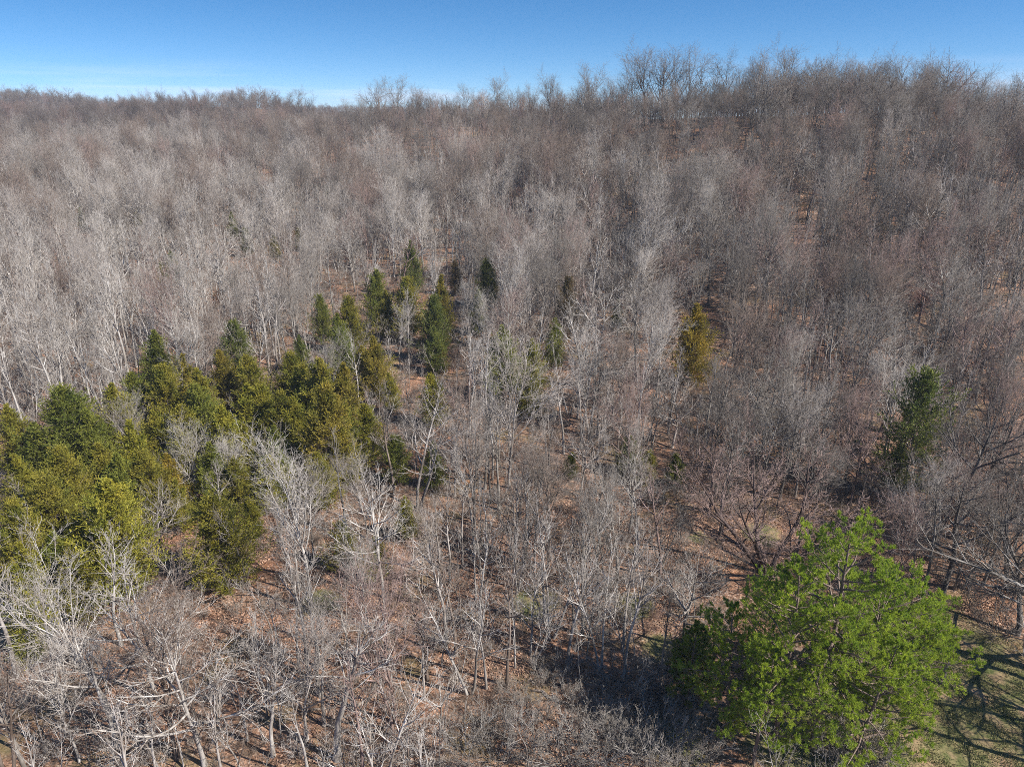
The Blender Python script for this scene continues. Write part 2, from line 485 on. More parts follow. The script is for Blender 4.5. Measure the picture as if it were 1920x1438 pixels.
FORMS = {
    'narrow': dict(t0=0.38, n1=22, a0=0.85, a1=0.35, r1=0.185, up1=0.8, shape='lens', base=0.0145, n3=4, n4=1.7, sl1=0.024, sl2=0.018),
    'tall':   dict(t0=0.54, n1=16, a0=0.85, a1=0.36, r1=0.19, up1=0.8, shape='round', base=0.0145, n3=4, n4=1.7, sl1=0.024, sl2=0.018),
    'spread': dict(t0=0.26, n1=20, a0=1.2, a1=0.5, r1=0.46, up1=0.45, n2=9, shape='round'),
    'vase':   dict(t0=0.22, n1=17, a0=0.66, a1=0.32, r1=0.46, up1=0.5, n2=9, shape='lens'),
    'fork':   dict(stems=2, spread=0.26, t0=0.34, n1=22, a0=0.95, a1=0.45, r1=0.30, up1=0.6, shape='round'),
    'multi':  dict(stems=4, spread=0.32, t0=0.28, n1=28, a0=0.8, a1=0.4, r1=0.28, up1=0.45, shape='round', base=0.013),
    'broad':  dict(stems=6, spread=0.62, t0=0.22, n1=64, a0=0.75, a1=0.45, r1=0.30, up1=0.55, n2=11, n3=8, n4=4.5, shape='round', base=0.018, wob=0.06, twig=0.015),
    'oak':    dict(t0=0.28, n1=20, a0=1.25, a1=0.6, r1=0.5, up1=0.3, n2=9, r2=0.52, shape='round', wob=0.09, base=0.02),
}
# prototypes: (form, seeds); every tree is 15 m tall at scale 1
PROTO = {}
for fi, (fname, nseed) in enumerate((('narrow', 3), ('tall', 3), ('spread', 3), ('vase', 3), ('fork', 2), ('multi', 1), ('broad', 1), ('oak', 2))):
    PROTO[fname] = [bare_tree_meshes(f'{fname}_tree', 100 + fi * 10 + k, 15.0, FORMS[fname]) for k in range(nseed)]
SAP_FORMS = [dict(t0=0.35, n1=12, a0=0.75, a1=0.35, r1=0.24, up1=0.7, n2=5, n3=3, n4=2, base=0.009, shape='lens', lean=0.06, twig=0.012),
             dict(t0=0.5, n1=9, a0=0.8, a1=0.4, r1=0.22, up1=0.7, n2=5, n3=3, n4=2, base=0.008, shape='cone', lean=0.08, twig=0.012),
             dict(stems=2, spread=0.16, t0=0.4, n1=12, a0=0.8, a1=0.4, r1=0.25, up1=0.6, n2=5, n3=3, n4=2, base=0.009, shape='round', twig=0.012),
             dict(t0=0.3, n1=14, a0=1.0, a1=0.5, r1=0.32, up1=0.4, n2=6, n3=4, n4=2, base=0.011, shape='round', lean=0.1, wob=0.1, twig=0.012)]
SAP = [bare_tree_meshes('sapling', 300 + k, 8.0, fm) for k, fm in enumerate(SAP_FORMS)]
SHRUB_FORMS = [dict(stems=7, spread=0.55, t0=0.12, n1=46, a0=0.8, a1=0.4, r1=0.36, up1=0.4, n2=5, n3=4, n4=3, base=0.010, wob=0.12, twig=0.009),
               dict(stems=10, spread=0.8, t0=0.10, n1=60, a0=0.9, a1=0.5, r1=0.34, up1=0.3, n2=5, n3=4, n4=2, base=0.009, wob=0.15, twig=0.009),
               dict(stems=6, spread=0.35, t0=0.15, n1=36, a0=0.7, a1=0.4, r1=0.34, up1=0.5, n2=6, n3=4, n4=3, base=0.010, wob=0.1, twig=0.009)]
SHRUB = [bare_tree_meshes('shrub', 340 + k, 4.0, fm) for k, fm in enumerate(SHRUB_FORMS)]

# ------------------------------------------------------------------ cedars and pines
def blades(p, d, L, w, r, bend=0.0):
    """one thin kite per blade: base, two sides, tip"""
    a, b = perp(unit(d)); th = r.uniform(0, 6.283, len(p))[:, None]
    s = a * np.cos(th) + b * np.sin(th)
    tip = p + unit(d) * L[:, None]
    mid = p + unit(d) * (L * 0.45)[:, None] + np.array([0, 0, 1.0]) * (bend * L)[:, None] if not np.isscalar(bend) else p + unit(d) * (L * 0.45)[:, None]
    V = np.stack([p, mid + s * w[:, None], tip, mid - s * w[:, None]], 1).reshape(-1, 3)
    q = np.arange(len(p) * 4).reshape(-1, 4)
    return V, q

def cedar_meshes(seed, H, W, sparse=1.0, blunt=0.75):
    r = np.random.default_rng(seed)
    tr, cr = Geo(), Geo()
    st = np.array([[0, 0, -0.3]])
    p0 = polylines(st, np.array([[r.normal(0, .02), r.normal(0, .02), 1.0]]), np.array([H + 0.3]), 8, r, 0.2, 0.02)
    r0 = (H * 0.014 * np.linspace(1, 0.1, 9))[None]
    tr.add(*tubes(p0, r0, 6))
    nb = int(190 * sparse)
    prof = lambda t: np.clip(W * 0.5 / H * 1.12 * (1 - t) ** blunt * np.minimum(1.0, 0.6 + t * 2.6), 0.015, 1)
    b1 = spawn(p0, r0, np.array([H]), nb, 0.06, 0.985, lambda t: 1.35 - 0.85 * t, 0.16, 1.0, prof, r, 4, 0.55, 0.08, 0.012, 0.012)
    # lumpy silhouette: some branches reach out, whole sides are shorter
    azb = np.arctan2(b1[0][:, -1, 1], b1[0][:, -1, 0]); zb = b1[0][:, 0, 2]
    lump = 1.0 + 0.22 * np.sin(azb * 3 + zb * 1.1 + seed) + 0.16 * np.sin(azb * 5 - zb * 2.3)
    pb = b1[0]; pb = pb[:, :1] + (pb - pb[:, :1]) * lump[:, None, None]
    tr.add(*tubes(pb, b1[1], 3))
    Lb = b1[2] * lump
    b2 = spawn(pb, b1[1], Lb, np.clip(Lb * 7.5, 3, 17), 0.18, 1.0, 0.7, 0.25, 1.0, lambda t: np.ones_like(t), r, 2, 0.5, 0.12, 0.01, 0.006)
    L2 = np.clip(b2[2] * 0.34, 0.28, 0.85)
    p2 = b2[0][:, :1] + (b2[0] - b2[0][:, :1]) * (L2 / b2[2])[:, None, None]
    reach = np.linalg.norm(p2[:, -1, :2], axis=1)
    # sprays of scale-leaf twigs
    n = 16
    pi = np.repeat(np.arange(len(p2)), n)
    t = r.random(len(pi))
    s = t * 2; i = np.minimum(s.astype(int), 1); f = (s - i)[:, None]
    p = p2[pi, i] * (1 - f) + p2[pi, i + 1] * f
    d = unit(p2[pi, i + 1] - p2[pi, i])
    a, b = perp(d); az = r.uniform(0, 6.283, len(pi))
    an = r.uniform(0.25, 0.95, len(pi))
    nd = d * np.cos(an)[:, None] + (a * np.cos(az)[:, None] + b * np.sin(az)[:, None]) * np.sin(an)[:, None]
    nd[:, 2] += 0.25
    L = r.uniform(0.14, 0.31, len(pi)); w = L * r.uniform(0.10, 0.18, len(pi))
    V, q = blades(p, nd, L, w, r)
    tone = (r.random(len(p2)) ** 1.6)[pi] * r.uniform(0.3, 1.0, len(pi))
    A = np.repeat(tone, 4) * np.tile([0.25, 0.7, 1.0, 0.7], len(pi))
    cr.add(V, q, None, A)
    return tr.mesh('cedar_trunk', [M_CEDARBARK]), cr.mesh('cedar_crown', [M_CEDAR], False, 'tip')

CEDAR = [cedar_meshes(500, 12, 8.0, 1.2, 0.7), cedar_meshes(501, 12, 9.0, 1.35, 0.62), cedar_meshes(502, 12, 6.8, 1.1, 0.75), cedar_meshes(503, 12, 8.2, 1.2, 0.85),
         cedar_meshes(504, 12, 8.2, 0.6, 0.55)]

def pine_meshes(seed, H, W, t0, lean=(0, 0)):
    r = np.random.default_rng(seed)
    tr, cr = Geo(), Geo()
    p0 = polylines(np.array([[0, 0, -0.3]]), np.array([[lean[0], lean[1], 1.0]]), np.array([H + 0.3]), 12, r, 0.1, 0.03)
    r0 = (H * 0.0135 * (np.linspace(1, 0.06, 13) ** 0.8))[None]
    tr.add(*tubes(p0, r0, 8))
    def sh(t):
        s = np.clip((t - t0) / (1 - t0), 0, 1)
        return np.clip(1.06 * (1 - s) ** 0.62 * np.minimum(1, 0.7 + 2 * s), 0.12, 1.1) * W * 0.5 / H
    b1 = spawn(p0, r0, np.array([H]), int(34 * (1 - t0) / 0.55), t0, 0.985, lambda t: 1.5 - 0.7 * np.clip((t - t0) / (1 - t0), 0, 1), 0.14, 1.0, sh, r, 7, 0.32, 0.10, 0.02, 0.022)
    tr.add(*tubes(b1[0], b1[1], 5))
    # a few dead limb stubs below the crown
    bd = spawn(p0, r0, np.array([H]), 9, t0 * 0.55, t0 * 1.05, 1.45, 0.2, 0.12, lambda t: np.ones_like(t), r, 3, 0.0, 0.2, 0.018, 0.015)
    tr.add(*tubes(bd[0], bd[1], 4))
    b2 = spawn(b1[0], b1[1], b1[2], np.clip(b1[2] * 2.5, 4, 13), 0.30, 1.0, 0.85, 0.2, 0.27, lambda t: 1.15 - 0.6 * t, r, 3, 0.3, 0.12, 0.015, 0.012)
    tr.add(*tubes(b2[0], b2[1], 3))
    b3 = spawn(b2[0], b2[1], b2[2], np.clip(b2[2] * 6.5, 3, 11), 0.25, 1.0, 0.75, 0.25, 0.45, lambda t: 1.1 - 0.5 * t, r, 2, 0.5, 0.15, 0.012, 0.009)
    tr.add(*tubes(b3[0], b3[1], 3))
    # needle tufts at the ends and along the outer half of the shoots
    tips = np.concatenate([b3[0][:, -1], b2[0][:, -1], b2[0][:, 2], b1[0][:, -1]])
    dirs = np.concatenate([b3[0][:, -1] - b3[0][:, -2], b2[0][:, -1] - b2[0][:, -2], b2[0][:, 2] - b2[0][:, 1], b1[0][:, -1] - b1[0][:, -2]])
    dirs = unit(dirs) + np.array([0, 0, 0.7])
    n = 27
    pi = np.repeat(np.arange(len(tips)), n)
    d = unit(dirs)[pi]; a, b = perp(d); az = r.uniform(0, 6.283, len(pi)); an = r.uniform(0.1, 1.3, len(pi))
    nd = d * np.cos(an)[:, None] + (a * np.cos(az)[:, None] + b * np.sin(az)[:, None]) * np.sin(an)[:, None]
    nd[:, 2] += 0.2
    p = tips[pi] - d * r.uniform(0, 0.22, len(pi))[:, None]
    L = r.uniform(0.13, 0.27, len(pi)); w = r.uniform(0.010, 0.018, len(pi))
    V, q = blades(p, nd, L, w, r)
    tone = (r.random(len(tips)) ** 1.3)[pi]
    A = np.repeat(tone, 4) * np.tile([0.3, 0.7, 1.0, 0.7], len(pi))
    cr.add(V, q, None, A)
    return tr.mesh('pine_trunk', [M_PINEBARK]), cr.mesh('pine_crown', [M_NEEDLE], False, 'tip')

# ------------------------------------------------------------------ things
THINGS = []          # dicts: kind, root, x, y, z, h, px, py ... used for the labels
def make_tree(kind, category, meshes, x, y, scale, rotz, tint, crown_name='crown', tilt=(0, 0), sx=1.0, **info):
    z = float(terrain(x, y))
    root = bpy.data.objects.new(kind, None)
    root.empty_display_size = 0.5
    root.location = (x, y, z)
    root.rotation_euler = (tilt[0], tilt[1], rotz)
    root.scale = (scale * sx, scale * sx, scale)
    COL.objects.link(root)
    t = link('trunk', meshes[0], root); c = link(crown_name, meshes[1], root)
    for o, k in ((t, info.get('trunk_k', 1.0)), (c, 1.0)):
        o['tint'] = [float(v * k) for v in tint]
    root['category'] = category
    d = dict(kind=kind, root=root, x=x, y=y, z=z, tint=tint, **info)
    THINGS.append(d)
    return d

WHITE = np.array((0.54, 0.505, 0.47)); PALE = np.array((0.44, 0.40, 0.37)); GREY = np.array((0.32, 0.295, 0.268))
DARK = np.array((0.185, 0.165, 0.148)); RED = np.array((0.37, 0.27, 0.242)); BROWN = np.array((0.27, 0.215, 0.18)); CREAM = np.array((0.52, 0.45, 0.38))
TONE = dict(white=WHITE, pale=PALE, grey=GREY, dark=DARK, red=RED, brown=BROWN, cream=CREAM, bud=np.array((0.42, 0.255, 0.23)))
C_GREEN = np.array((0.155, 0.185, 0.038)); C_OLIVE = np.array((0.250, 0.225, 0.038)); C_YELLOW = np.array((0.290, 0.275, 0.040))
C_RUST = np.array((0.28, 0.19, 0.036)); C_DARK = np.array((0.10, 0.122, 0.036)); C_ORANGE = np.array((0.37, 0.265, 0.04)); C_BROWN = np.array((0.17, 0.12, 0.06))
_M = (C_GREEN + C_OLIVE + C_YELLOW) / 3
C_GREEN, C_OLIVE, C_YELLOW, C_DARK = [1.2 * (0.62 * c + 0.38 * _M * 0.92) for c in (C_GREEN, C_OLIVE, C_YELLOW, C_DARK)]
C_RUST = 0.6 * C_RUST + 0.4 * C_OLIVE
C_GREEN, C_OLIVE, C_YELLOW = [c * np.array((1.0, 0.93, 0.88)) for c in (C_GREEN, C_OLIVE, C_YELLOW)]
CT = dict(G=C_GREEN, O=C_OLIVE, Y=C_YELLOW, R=C_RUST, D=C_DARK, N=C_ORANGE, B=C_BROWN)

# cedars by the pixel of their tip: x, y, height, tone, width factor
CEDARS = [
    (15, 760, 11, 'O', 1), (25, 850, 9, 'Y', 1), (112, 737, 14, 'G', 1.15), (205, 722, 12, 'O', 1), (285, 622, 13, 'G', 1.0), (300, 690, 12, 'O', 1),
    (342, 668, 11, 'R', .9), (375, 692, 12, 'O', 1), (432, 608, 12, 'D', .9), (415, 657, 11, 'R', .9), (470, 668, 11, 'O', 1), (455, 722, 11, 'Y', 1.1),
    (492, 727, 10, 'Y', 1), (540, 668, 11, 'O', 1), (550, 745, 10, 'Y', 1), (597, 672, 12, 'O', 1), (637, 682, 11, 'R', .9), (602, 732, 14, 'R', .95),
    (575, 800, 8, 'O', 1), (245, 792, 12, 'Y', .9), (317, 850, 9, 'N', .9), (112, 845, 12, 'O', .95), (180, 905, 14, 'Y', 1.05), (60, 900, 10, 'O', .85),
    (15, 950, 12, 'O', .8), (28, 1020, 11, 'Y', .8), (402, 937, 11, 'O', 1.1), (500, 855, 8, 'Y', 1.1), (350, 760, 12, 'O', 1), (420, 760, 12, 'Y', 1.1),
    (395, 830, 10, 'G', 1), (160, 770, 12, 'G', 1), (30, 1110, 8, 'Y', 1), (255, 700, 11, 'G', 1), (510, 800, 9, 'G', 1), (465, 930, 6, 'Y', 1), (90, 1000, 9, 'G', 1),
    (700, 508, 11, 'G', .9), (652, 560, 10, 'O', .9), (722, 545, 9, 'O', .9), (760, 525, 11, 'O', .9), (771, 452, 12, 'D', .75), (826, 518, 13, 'R', .75), (810, 560, 11, 'D', .8),
    (815, 612, 8, 'D', .9), (700, 632, 10, 'R', 1), (730, 700, 7, 'O', 1), (680, 650, 7, 'R', 1), (945, 612, 12, 'G', 1), (1002, 640, 8, 'Y', .9),
    (992, 690, 7, 'Y', 1.1), (1065, 525, 11, 'B', .8), (1040, 600, 8, 'G', .8), (1308, 572, 13, 'N', 1.0), (915, 490, 9, 'G', .9), (855, 490, 7, 'B', .8), (895, 545, 8, 'G', .8),
    (630, 590, 9, 'G', .9), (640, 622, 8, 'D', .9), (812, 702, 9, 'Y', 1), (740, 822, 7, 'G', 1), (810, 832, 7, 'G', 1), (700, 1005, 6, 'O', 1), (762, 930, 6, 'Y', 1),
    (640, 985, 6, 'O', 1), (822, 640, 5, 'R', 1), (560, 630, 8, 'D', .9), (600, 558, 8, 'G', .8), (432, 398, 9, 'G', .8), (460, 430, 8, 'D', .8), (255, 395, 8, 'Y', .8),
    (150, 390, 8, 'D', .8), (320, 470, 9, 'D', .8), (300, 485, 7, 'O', .8), (512, 440, 8, 'O', .8), (560, 430, 7, 'O', .8), (612, 350, 7, 'D', .8), (1180, 818, 6, 'G', 1),
    (1270, 850, 5, 'G', 1), (1215, 850, 5, 'O', 1), (1715, 703, 13, 'D', 1.0), (1690, 840, 7, 'D', .9), (1160, 562, 5, 'D', .8), (330, 900, 7, 'O', 1),
    (1070, 850, 4, 'G', 1), (1290, 1190, 5, 'D', .8), (690, 760, 9, 'Y', 1), (640, 800, 9, 'O', 1),
    (215, 850, 11, 'G', 1), (140, 960, 10, 'O', .85), (520, 740, 10, 'O', 1), (570, 720, 10, 'G', 1), (455, 800, 9, 'O', 1), (290, 770, 11, 'O', 1), (60, 800, 10, 'G', 1), (230, 930, 8, 'O', 1), (400, 790, 10, 'O', 1), (520, 840, 8, 'G', 1), (190, 830, 11, 'O', 1), (600, 850, 8, 'O', 1), (640, 760, 10, 'G', 1), (270, 850, 10, 'O', 1), (370, 720, 12, 'G', 1),
    (560, 690, 11, 'O', 1), (440, 860, 8, 'O', 1), (90, 900, 11, 'O', 1), (130, 1020, 9, 'O', .85), (210, 990, 9, 'O', .85), (330, 800, 10, 'Y', .9)]
CEDAR_POS = []
for k, (px, py, h, tone, wf) in enumerate(CEDARS):
    x, y = at_top(px, py, h + (1.5 if py < 700 and 560 < px < 1400 else 0))
    if (px, py) == (1715, 703):
        x, y = at_base(1692, 930); h = CAM_H + ray(px, py)[1] * y - float(terrain(x, y))
    proto = 4 if (px, py) in ((1715, 703), (1065, 525)) else int(rng.integers(0, 4))
    tint = CT[tone] * rng.uniform(0.88, 1.12)
    make_tree('cedar_tree', 'tree', CEDAR[proto], x, y, (h + (1.5 if py < 700 and 560 < px < 1400 else 0)) / 12.0, rng.uniform(0, 6.28), tint, sx=wf, h=h, tone=tone, form='cedar', tpx=px, tpy=py)
    CEDAR_POS.append((x, y, 2.2 * wf * h / 12))

# pines by trunk foot pixel and tip pixel row
PINES = [(1523, 1400, 975, 15.8, 0.28, (0.0, 0)), (1447, 1412, 1060, 12.0, 0.28, (0.0, 0)), (1363, 1362, 1140, 9.5, 0.25, (-0.04, 0)),
         (1585, 1345, 1080, 13.0, 0.30, (0.06, 0)), (1412, 1436, 1200, 8.0, 0.22, (-0.03, 0)), (1282, 1330, 1160, 5.0, 0.2, (0, 0)), (1660, 1325, 1110, 13.0, 0.26, (0.05, 0.02)), (1600, 1432, 1190, 10.0, 0.18, (0.02, 0))]
PINE_POS = []
for k, (px, py, ty, W, t0, lean) in enumerate(PINES):
    x, y = at_base(px, py)
    h = CAM_H + ray(px, ty)[1] * y - float(terrain(x, y))
    ms = pine_meshes(700 + k, h, W, t0, lean)
    tint = np.array((0.34, 0.425, 0.05)) * (1.0 if k != 5 else 0.6)
    make_tree('pine_tree', 'tree', ms, x, y, 1.0, 0.0, tint, h=h, tone='green', form='pine', tpx=px, tpy=ty)
    PINE_POS.append((x, y, 2.0))
    print('pine', k, round(x, 1), round(y, 1), round(h, 1))

# named bare trees: foot x, foot y, tip y, form, tone, width factor, lean sideways
BARE = [
    (385, 1436, 1120, 'spread', 'white', 1.0, 0), (298, 1312, 1050, 'spread', 'white', 1.15, -.12), (222, 1372, 1105, 'vase', 'white', 1.1, -.05), (35, 1405, 1195, 'vase', 'white', 1.1, -.1),
    (32, 1270, 1015, 'narrow', 'pale', 1.1, 0), (228, 1210, 985, 'narrow', 'white', 1.0, 0), (632, 1425, 1100, 'narrow', 'white', 1.3, .02), (585, 1140, 880, 'vase', 'white', 1.0, 0),
    (720, 1120, 865, 'spread', 'white', .9, .03), (785, 955, 705, 'fork', 'pale', 1.35, 0), (955, 915, 690, 'vase', 'pale', 1.0, 0), (1035, 1200, 935, 'fork', 'pale', 1.0, .12),
    (880, 1302, 1030, 'fork', 'white', 1.0, 0), (912, 1292, 1110, 'narrow', 'pale', .9, 0), (963, 1195, 1000, 'narrow', 'pale', .9, 0), (998, 1250, 1090, 'fork', 'white', .9, .15),
    (792, 1105, 965, 'vase', 'cream', .8, 0), (372, 965, 828, 'vase', 'white', 1.0, 0), (432, 960, 845, 'vase', 'white', .9, 0), (305, 1050, 900, 'spread', 'pale', 1.0, 0),
    (465, 1100, 930, 'narrow', 'pale', 1.0, 0), (1252, 815, 640, 'tall', 'pale', .9, .03), (1440, 1078, 815, 'broad', 'red', 1.3, 0), 
    (1600, 850, 705, 'multi', 'grey', .8, 0), (1790, 1010, 750, 'oak', 'dark', 1.0, 0), (1855, 965, 730, 'oak', 'dark', 1.0, 0), (1890, 1085, 850, 'multi', 'dark', 1.1, 0),
    (1765, 1120, 880, 'oak', 'dark', .95, 0), (1905, 1190, 950, 'oak', 'dark', 1.0, 0), (1235, 400, 245, 'tall', 'pale', 1.1, 0), (1695, 600, 500, 'broad', 'bud', 1.1, 0), (1745, 585, 505, 'spread', 'bud', 1.0, 0), (1660, 575, 505, 'vase', 'bud', 1.0, 0),
    (300, 470, 385, 'spread', 'white', 1.1, 0), (500, 1330, 1150, 'narrow', 'white', .9, .02), (465, 1390, 1200, 'tall', 'pale', .8, 0), (560, 1250, 1060, 'tall', 'pale', .9, 0),
    (1180, 1000, 860, 'oak', 'grey', 1.0, 0), (1330, 960, 830, 'oak', 'red', 1.0, 0), (1240, 1060, 930, 'multi', 'grey', 1.0, 0), (1120, 1130, 940, 'vase', 'grey', .9, 0),
    (690, 1010, 880, 'vase', 'pale', 1.0, 0), (860, 900, 760, 'narrow', 'pale', 1.0, 0), (1090, 930, 770, 'spread', 'pale', 1.0, 0), (1200, 930, 800, 'vase', 'pale', .9, 0),
    (1480, 800, 660, 'vase', 'grey', 1.0, 0), (1840, 850, 690, 'vase', 'dark', 1.1, 0),
    (110, 1290, 1090, 'narrow', 'pale', .9, 0), (75, 1160, 990, 'tall', 'pale', .9, 0), (150, 1430, 1250, 'vase', 'white', .9, 0), (540, 1080, 955, 'vase', 'pale', .9, 0),
    (1100, 1240, 1080, 'spread', 'grey', .8, 0), (740, 1330, 1190, 'narrow', 'pale', .8, 0), (320, 630, 470, 'tall', 'white', .9, 0), (60, 860, 630, 'tall', 'white', .9, .03),
    (130, 830, 560, 'tall', 'white', .9, .03), (25, 800, 560, 'tall', 'white', .9, .03), (190, 760, 540, 'fork', 'white', .8, .04), (250, 740, 500, 'tall', 'white', .9, .02),
    (1150, 820, 690, 'spread', 'pale', .9, 0), (520, 690, 520, 'narrow', 'pale', .9, 0), (440, 690, 540, 'fork', 'pale', .9, .02), (750, 690, 590, 'vase', 'white', .9, 0)]
# crest trees that stand against the sky: tip x, tip y, height, form, width
CREST = [(1790, 110, 20, 'oak', .95), (1215, 118, 21, 'tall', 1.1), (1250, 108, 22, 'narrow', 1.2), (1295, 120, 20, 'tall', 1.1), (1350, 112, 21, 'fork', 1.2), (1185, 135, 19, 'vase', 1.0),
         (1320, 122, 19, 'narrow', 1.0), (1520, 104, 21, 'fork', 1.1), (1555, 110, 20, 'oak', 1.0), (1475, 118, 20, 'vase', 1.1), (1440, 132, 18, 'vase', 1.0), (1625, 118, 20, 'oak', .9),
         (1590, 120, 20, 'fork', 1.0), (1700, 130, 18, 'vase', 1.0), (1740, 128, 18, 'spread', .9), (1660, 138, 18, 'spread', .9), (1760, 130, 18, 'vase', .9), (1830, 155, 16, 'vase', 1.0),
         (1880, 158, 17, 'fork', 1.0), (1910, 165, 17, 'vase', 1.0), (1105, 148, 19, 'vase', 1.1), (1150, 160, 17, 'tall', 1.1), (1060, 165, 17, 'narrow', 1.2), (1035, 160, 18, 'vase', 1.0),
         (995, 178, 16, 'vase', .9), (930, 162, 19, 'vase', 1.1), (905, 172, 17, 'spread', .9), (870, 178, 16, 'vase', 1.0), (840, 176, 17, 'tall', 1.1), (745, 168, 19, 'vase', 1.15),
         (712, 172, 19, 'vase', 1.1), (780, 180, 16, 'vase', 1.0), (690, 190, 15, 'tall', 1.2), (1385, 150, 17, 'vase', .9), (1405, 140, 17, 'tall', 1.0), (960, 180, 15, 'tall', 1.0),
         (1500, 125, 17, 'spread', 1.0), (1540, 128, 17, 'vase', 1.0), (1575, 135, 17, 'spread', 1.0), (1610, 135, 16, 'vase', 1.0), (1645, 128, 17, 'oak', 1.0), (1685, 140, 16, 'spread', 1.0), (1725, 145, 16, 'vase', 1.0),
         (1235, 125, 20, 'vase', 1.1), (1275, 122, 20, 'vase', 1.1), (1340, 125, 19, 'spread', 1.0), (1365, 128, 19, 'vase', 1.1), (1455, 140, 16, 'spread', 1.0), (1125, 160, 16, 'spread', 1.0), (1080, 160, 17, 'spread', 1.0), (1850, 165, 15, 'spread', 1.0)]

CREST_FAR = [(12, 163, 20, 'spread', 1.1), (40, 160, 20, 'oak', 1.0), (68, 163, 19, 'spread', 1.1), (95, 166, 19, 'oak', 1.1), (125, 168, 19, 'spread', 1.1), (150, 176, 16, 'oak', 1.0), (395, 178, 16, 'spread', 1.1),
             (418, 174, 18, 'oak', 1.1), (440, 170, 19, 'spread', 1.2), (465, 166, 20, 'spread', 1.2), (490, 167, 20, 'oak', 1.1), (515, 172, 18, 'spread', 1.2), (555, 180, 15, 'vase', 1.0), (540, 184, 14, 'vase', 1.0)]
def pick(form):
    return PROTO[form][int(rng.integers(0, len(PROTO[form])))]
BARE_POS = []
def bare(x, y, h, form, tint, wf=1.0, lean=0.0, **info):
    d = make_tree('bare_tree', 'tree', pick(form), x, y, h / 15.0, rng.uniform(0, 6.28), tint, sx=wf, tilt=(0, 0), h=h, form=form, trunk_k=0.36 if form == 'broad' else 1.0, **info)
    if lean:
        d['root'].rotation_euler = (Matrix.Rotation(lean, 3, 'Y') @ Matrix.Rotation(rng.uniform(0, 6.28), 3, 'Z')).to_euler()
    BARE_POS.append((x, y, 0.7 if info.get('crest') else max(1.3, 0.1 * h)))
    return d
for (px, py, ty, form, tone, wf, lean) in BARE:
    x, y = at_base(px, py)
    h = min(21.0, CAM_H + ray(px, ty)[1] * y - float(terrain(x, y)))
    bare(x, y, h, form, TONE[tone] * rng.uniform(0.92, 1.08), wf, lean, tone=tone, named=True)
CREST += [(px + (17 if k % 2 else -15), py + 9 + (k * 7) % 11, h * 0.92, ('spread', 'vase', 'oak')[k % 3], wf) for k, (px, py, h, form, wf) in enumerate(CREST) if k % 2 == 0 and not 1180 < px < 1400]
CREST = [(px, py, h + 1.0, {'tall': 'vase', 'narrow': 'spread'}.get(form, form) if k % 2 else form, wf * 1.15) for k, (px, py, h, form, wf) in enumerate(CREST)]
CREST_FAR = [(px, py - 3, h + 3, form, wf * 1.3) for (px, py, h, form, wf) in CREST_FAR]
for (px, py, h, form, wf) in CREST + CREST_FAR:
    # on the crest: farthest point where the tip fits
    a, b = ray(px, py)
    Ys = np.linspace(200, 480, 400) if px > 600 else np.linspace(500, 900, 400)
    gap = np.abs(CAM_H + b * Ys - (terrain(a * Ys, Ys) + h))
    crest = terrain(a * Ys, Ys) / Ys
    k = int(np.argmin(gap + 0.02 * np.abs(Ys - Ys[np.argmax((terrain(a * Ys, Ys) - CAM_H) / Ys)])))
    x, y = a * Ys[k], Ys[k]
    h2 = float(np.clip(CAM_H + b * y - terrain(x, y), 11, 27))
    bare(x, y, h2, form, (DARK * 0.6 + GREY * 0.4) * rng.uniform(0.9, 1.1), wf, tone='dark', named=True, crest=True)

# big bare trees on the lawn beyond the picture's edge, whose shadows lie across the grass
LAWN_TREES = [(51.0, 36.6, 19, 'fork', 1.6), (58.5, 41.5, 20, 'multi', 1.6), (55.5, 47.5, 18, 'oak', 1.6), (63.0, 38.0, 18, 'oak', 1.0)]
for x, y, h, form, wf in LAWN_TREES:
    bare(x - 4.5, y + 2.0, h, form, GREY, wf, tone='grey', named=True, lawn=True)

# ------------------------------------------------------------------ scattered forest
def jitter_grid(x0, x1, y0, y1, s, r):
    gx, gy = np.meshgrid(np.arange(x0, x1, s), np.arange(y0, y1, s))
    gx = gx + r.uniform(-0.48, 0.48, gx.shape) * s; gy = gy + r.uniform(-0.48, 0.48, gy.shape) * s
    return gx.ravel(), gy.ravel()

def in_frame(x, y, h, margin=60):
    z = terrain(x, y)
    px, py, zc = project(x, y, z + h * 0.6)
    pt = project(x, y, z + h)[1]
    ok = (zc > 5) & (px > -margin) & (px < 1920 + margin) & (pt < 1438 + margin)
    return ok, px, py

# farthest-visible test: how high the wooded ground in front reaches, per azimuth
_az = np.linspace(-0.80, 0.80, 321); _rr = np.geomspace(30, 2200, 420)
_AA, _RR = np.meshgrid(_az, _rr, indexing='ij')
_zz = (terrain(np.sin(_AA) * _RR, np.cos(_AA) * _RR) + 4.0 - CAM_H) / _RR
_cum = np.maximum.accumulate(_zz, axis=1)
def visible(x, y, h):
    rr = np.hypot(x, y); a = np.arctan2(x, y)
    i = np.clip(np.searchsorted(_az, a), 0, 320); j = np.clip(np.searchsorted(_rr, rr * 0.95) - 1, 0, 419)
    return (terrain(x, y) + h - CAM_H) / rr > _cum[i, j] - 0.002

EXCL = np.array(CEDAR_POS + PINE_POS + BARE_POS)
def free_of(x, y, k=1.0):
    ok = np.ones(len(x), bool)
    for ex, ey, er in EXCL:
        ok &= (x - ex) ** 2 + (y - ey) ** 2 > (er * k) ** 2
    return ok

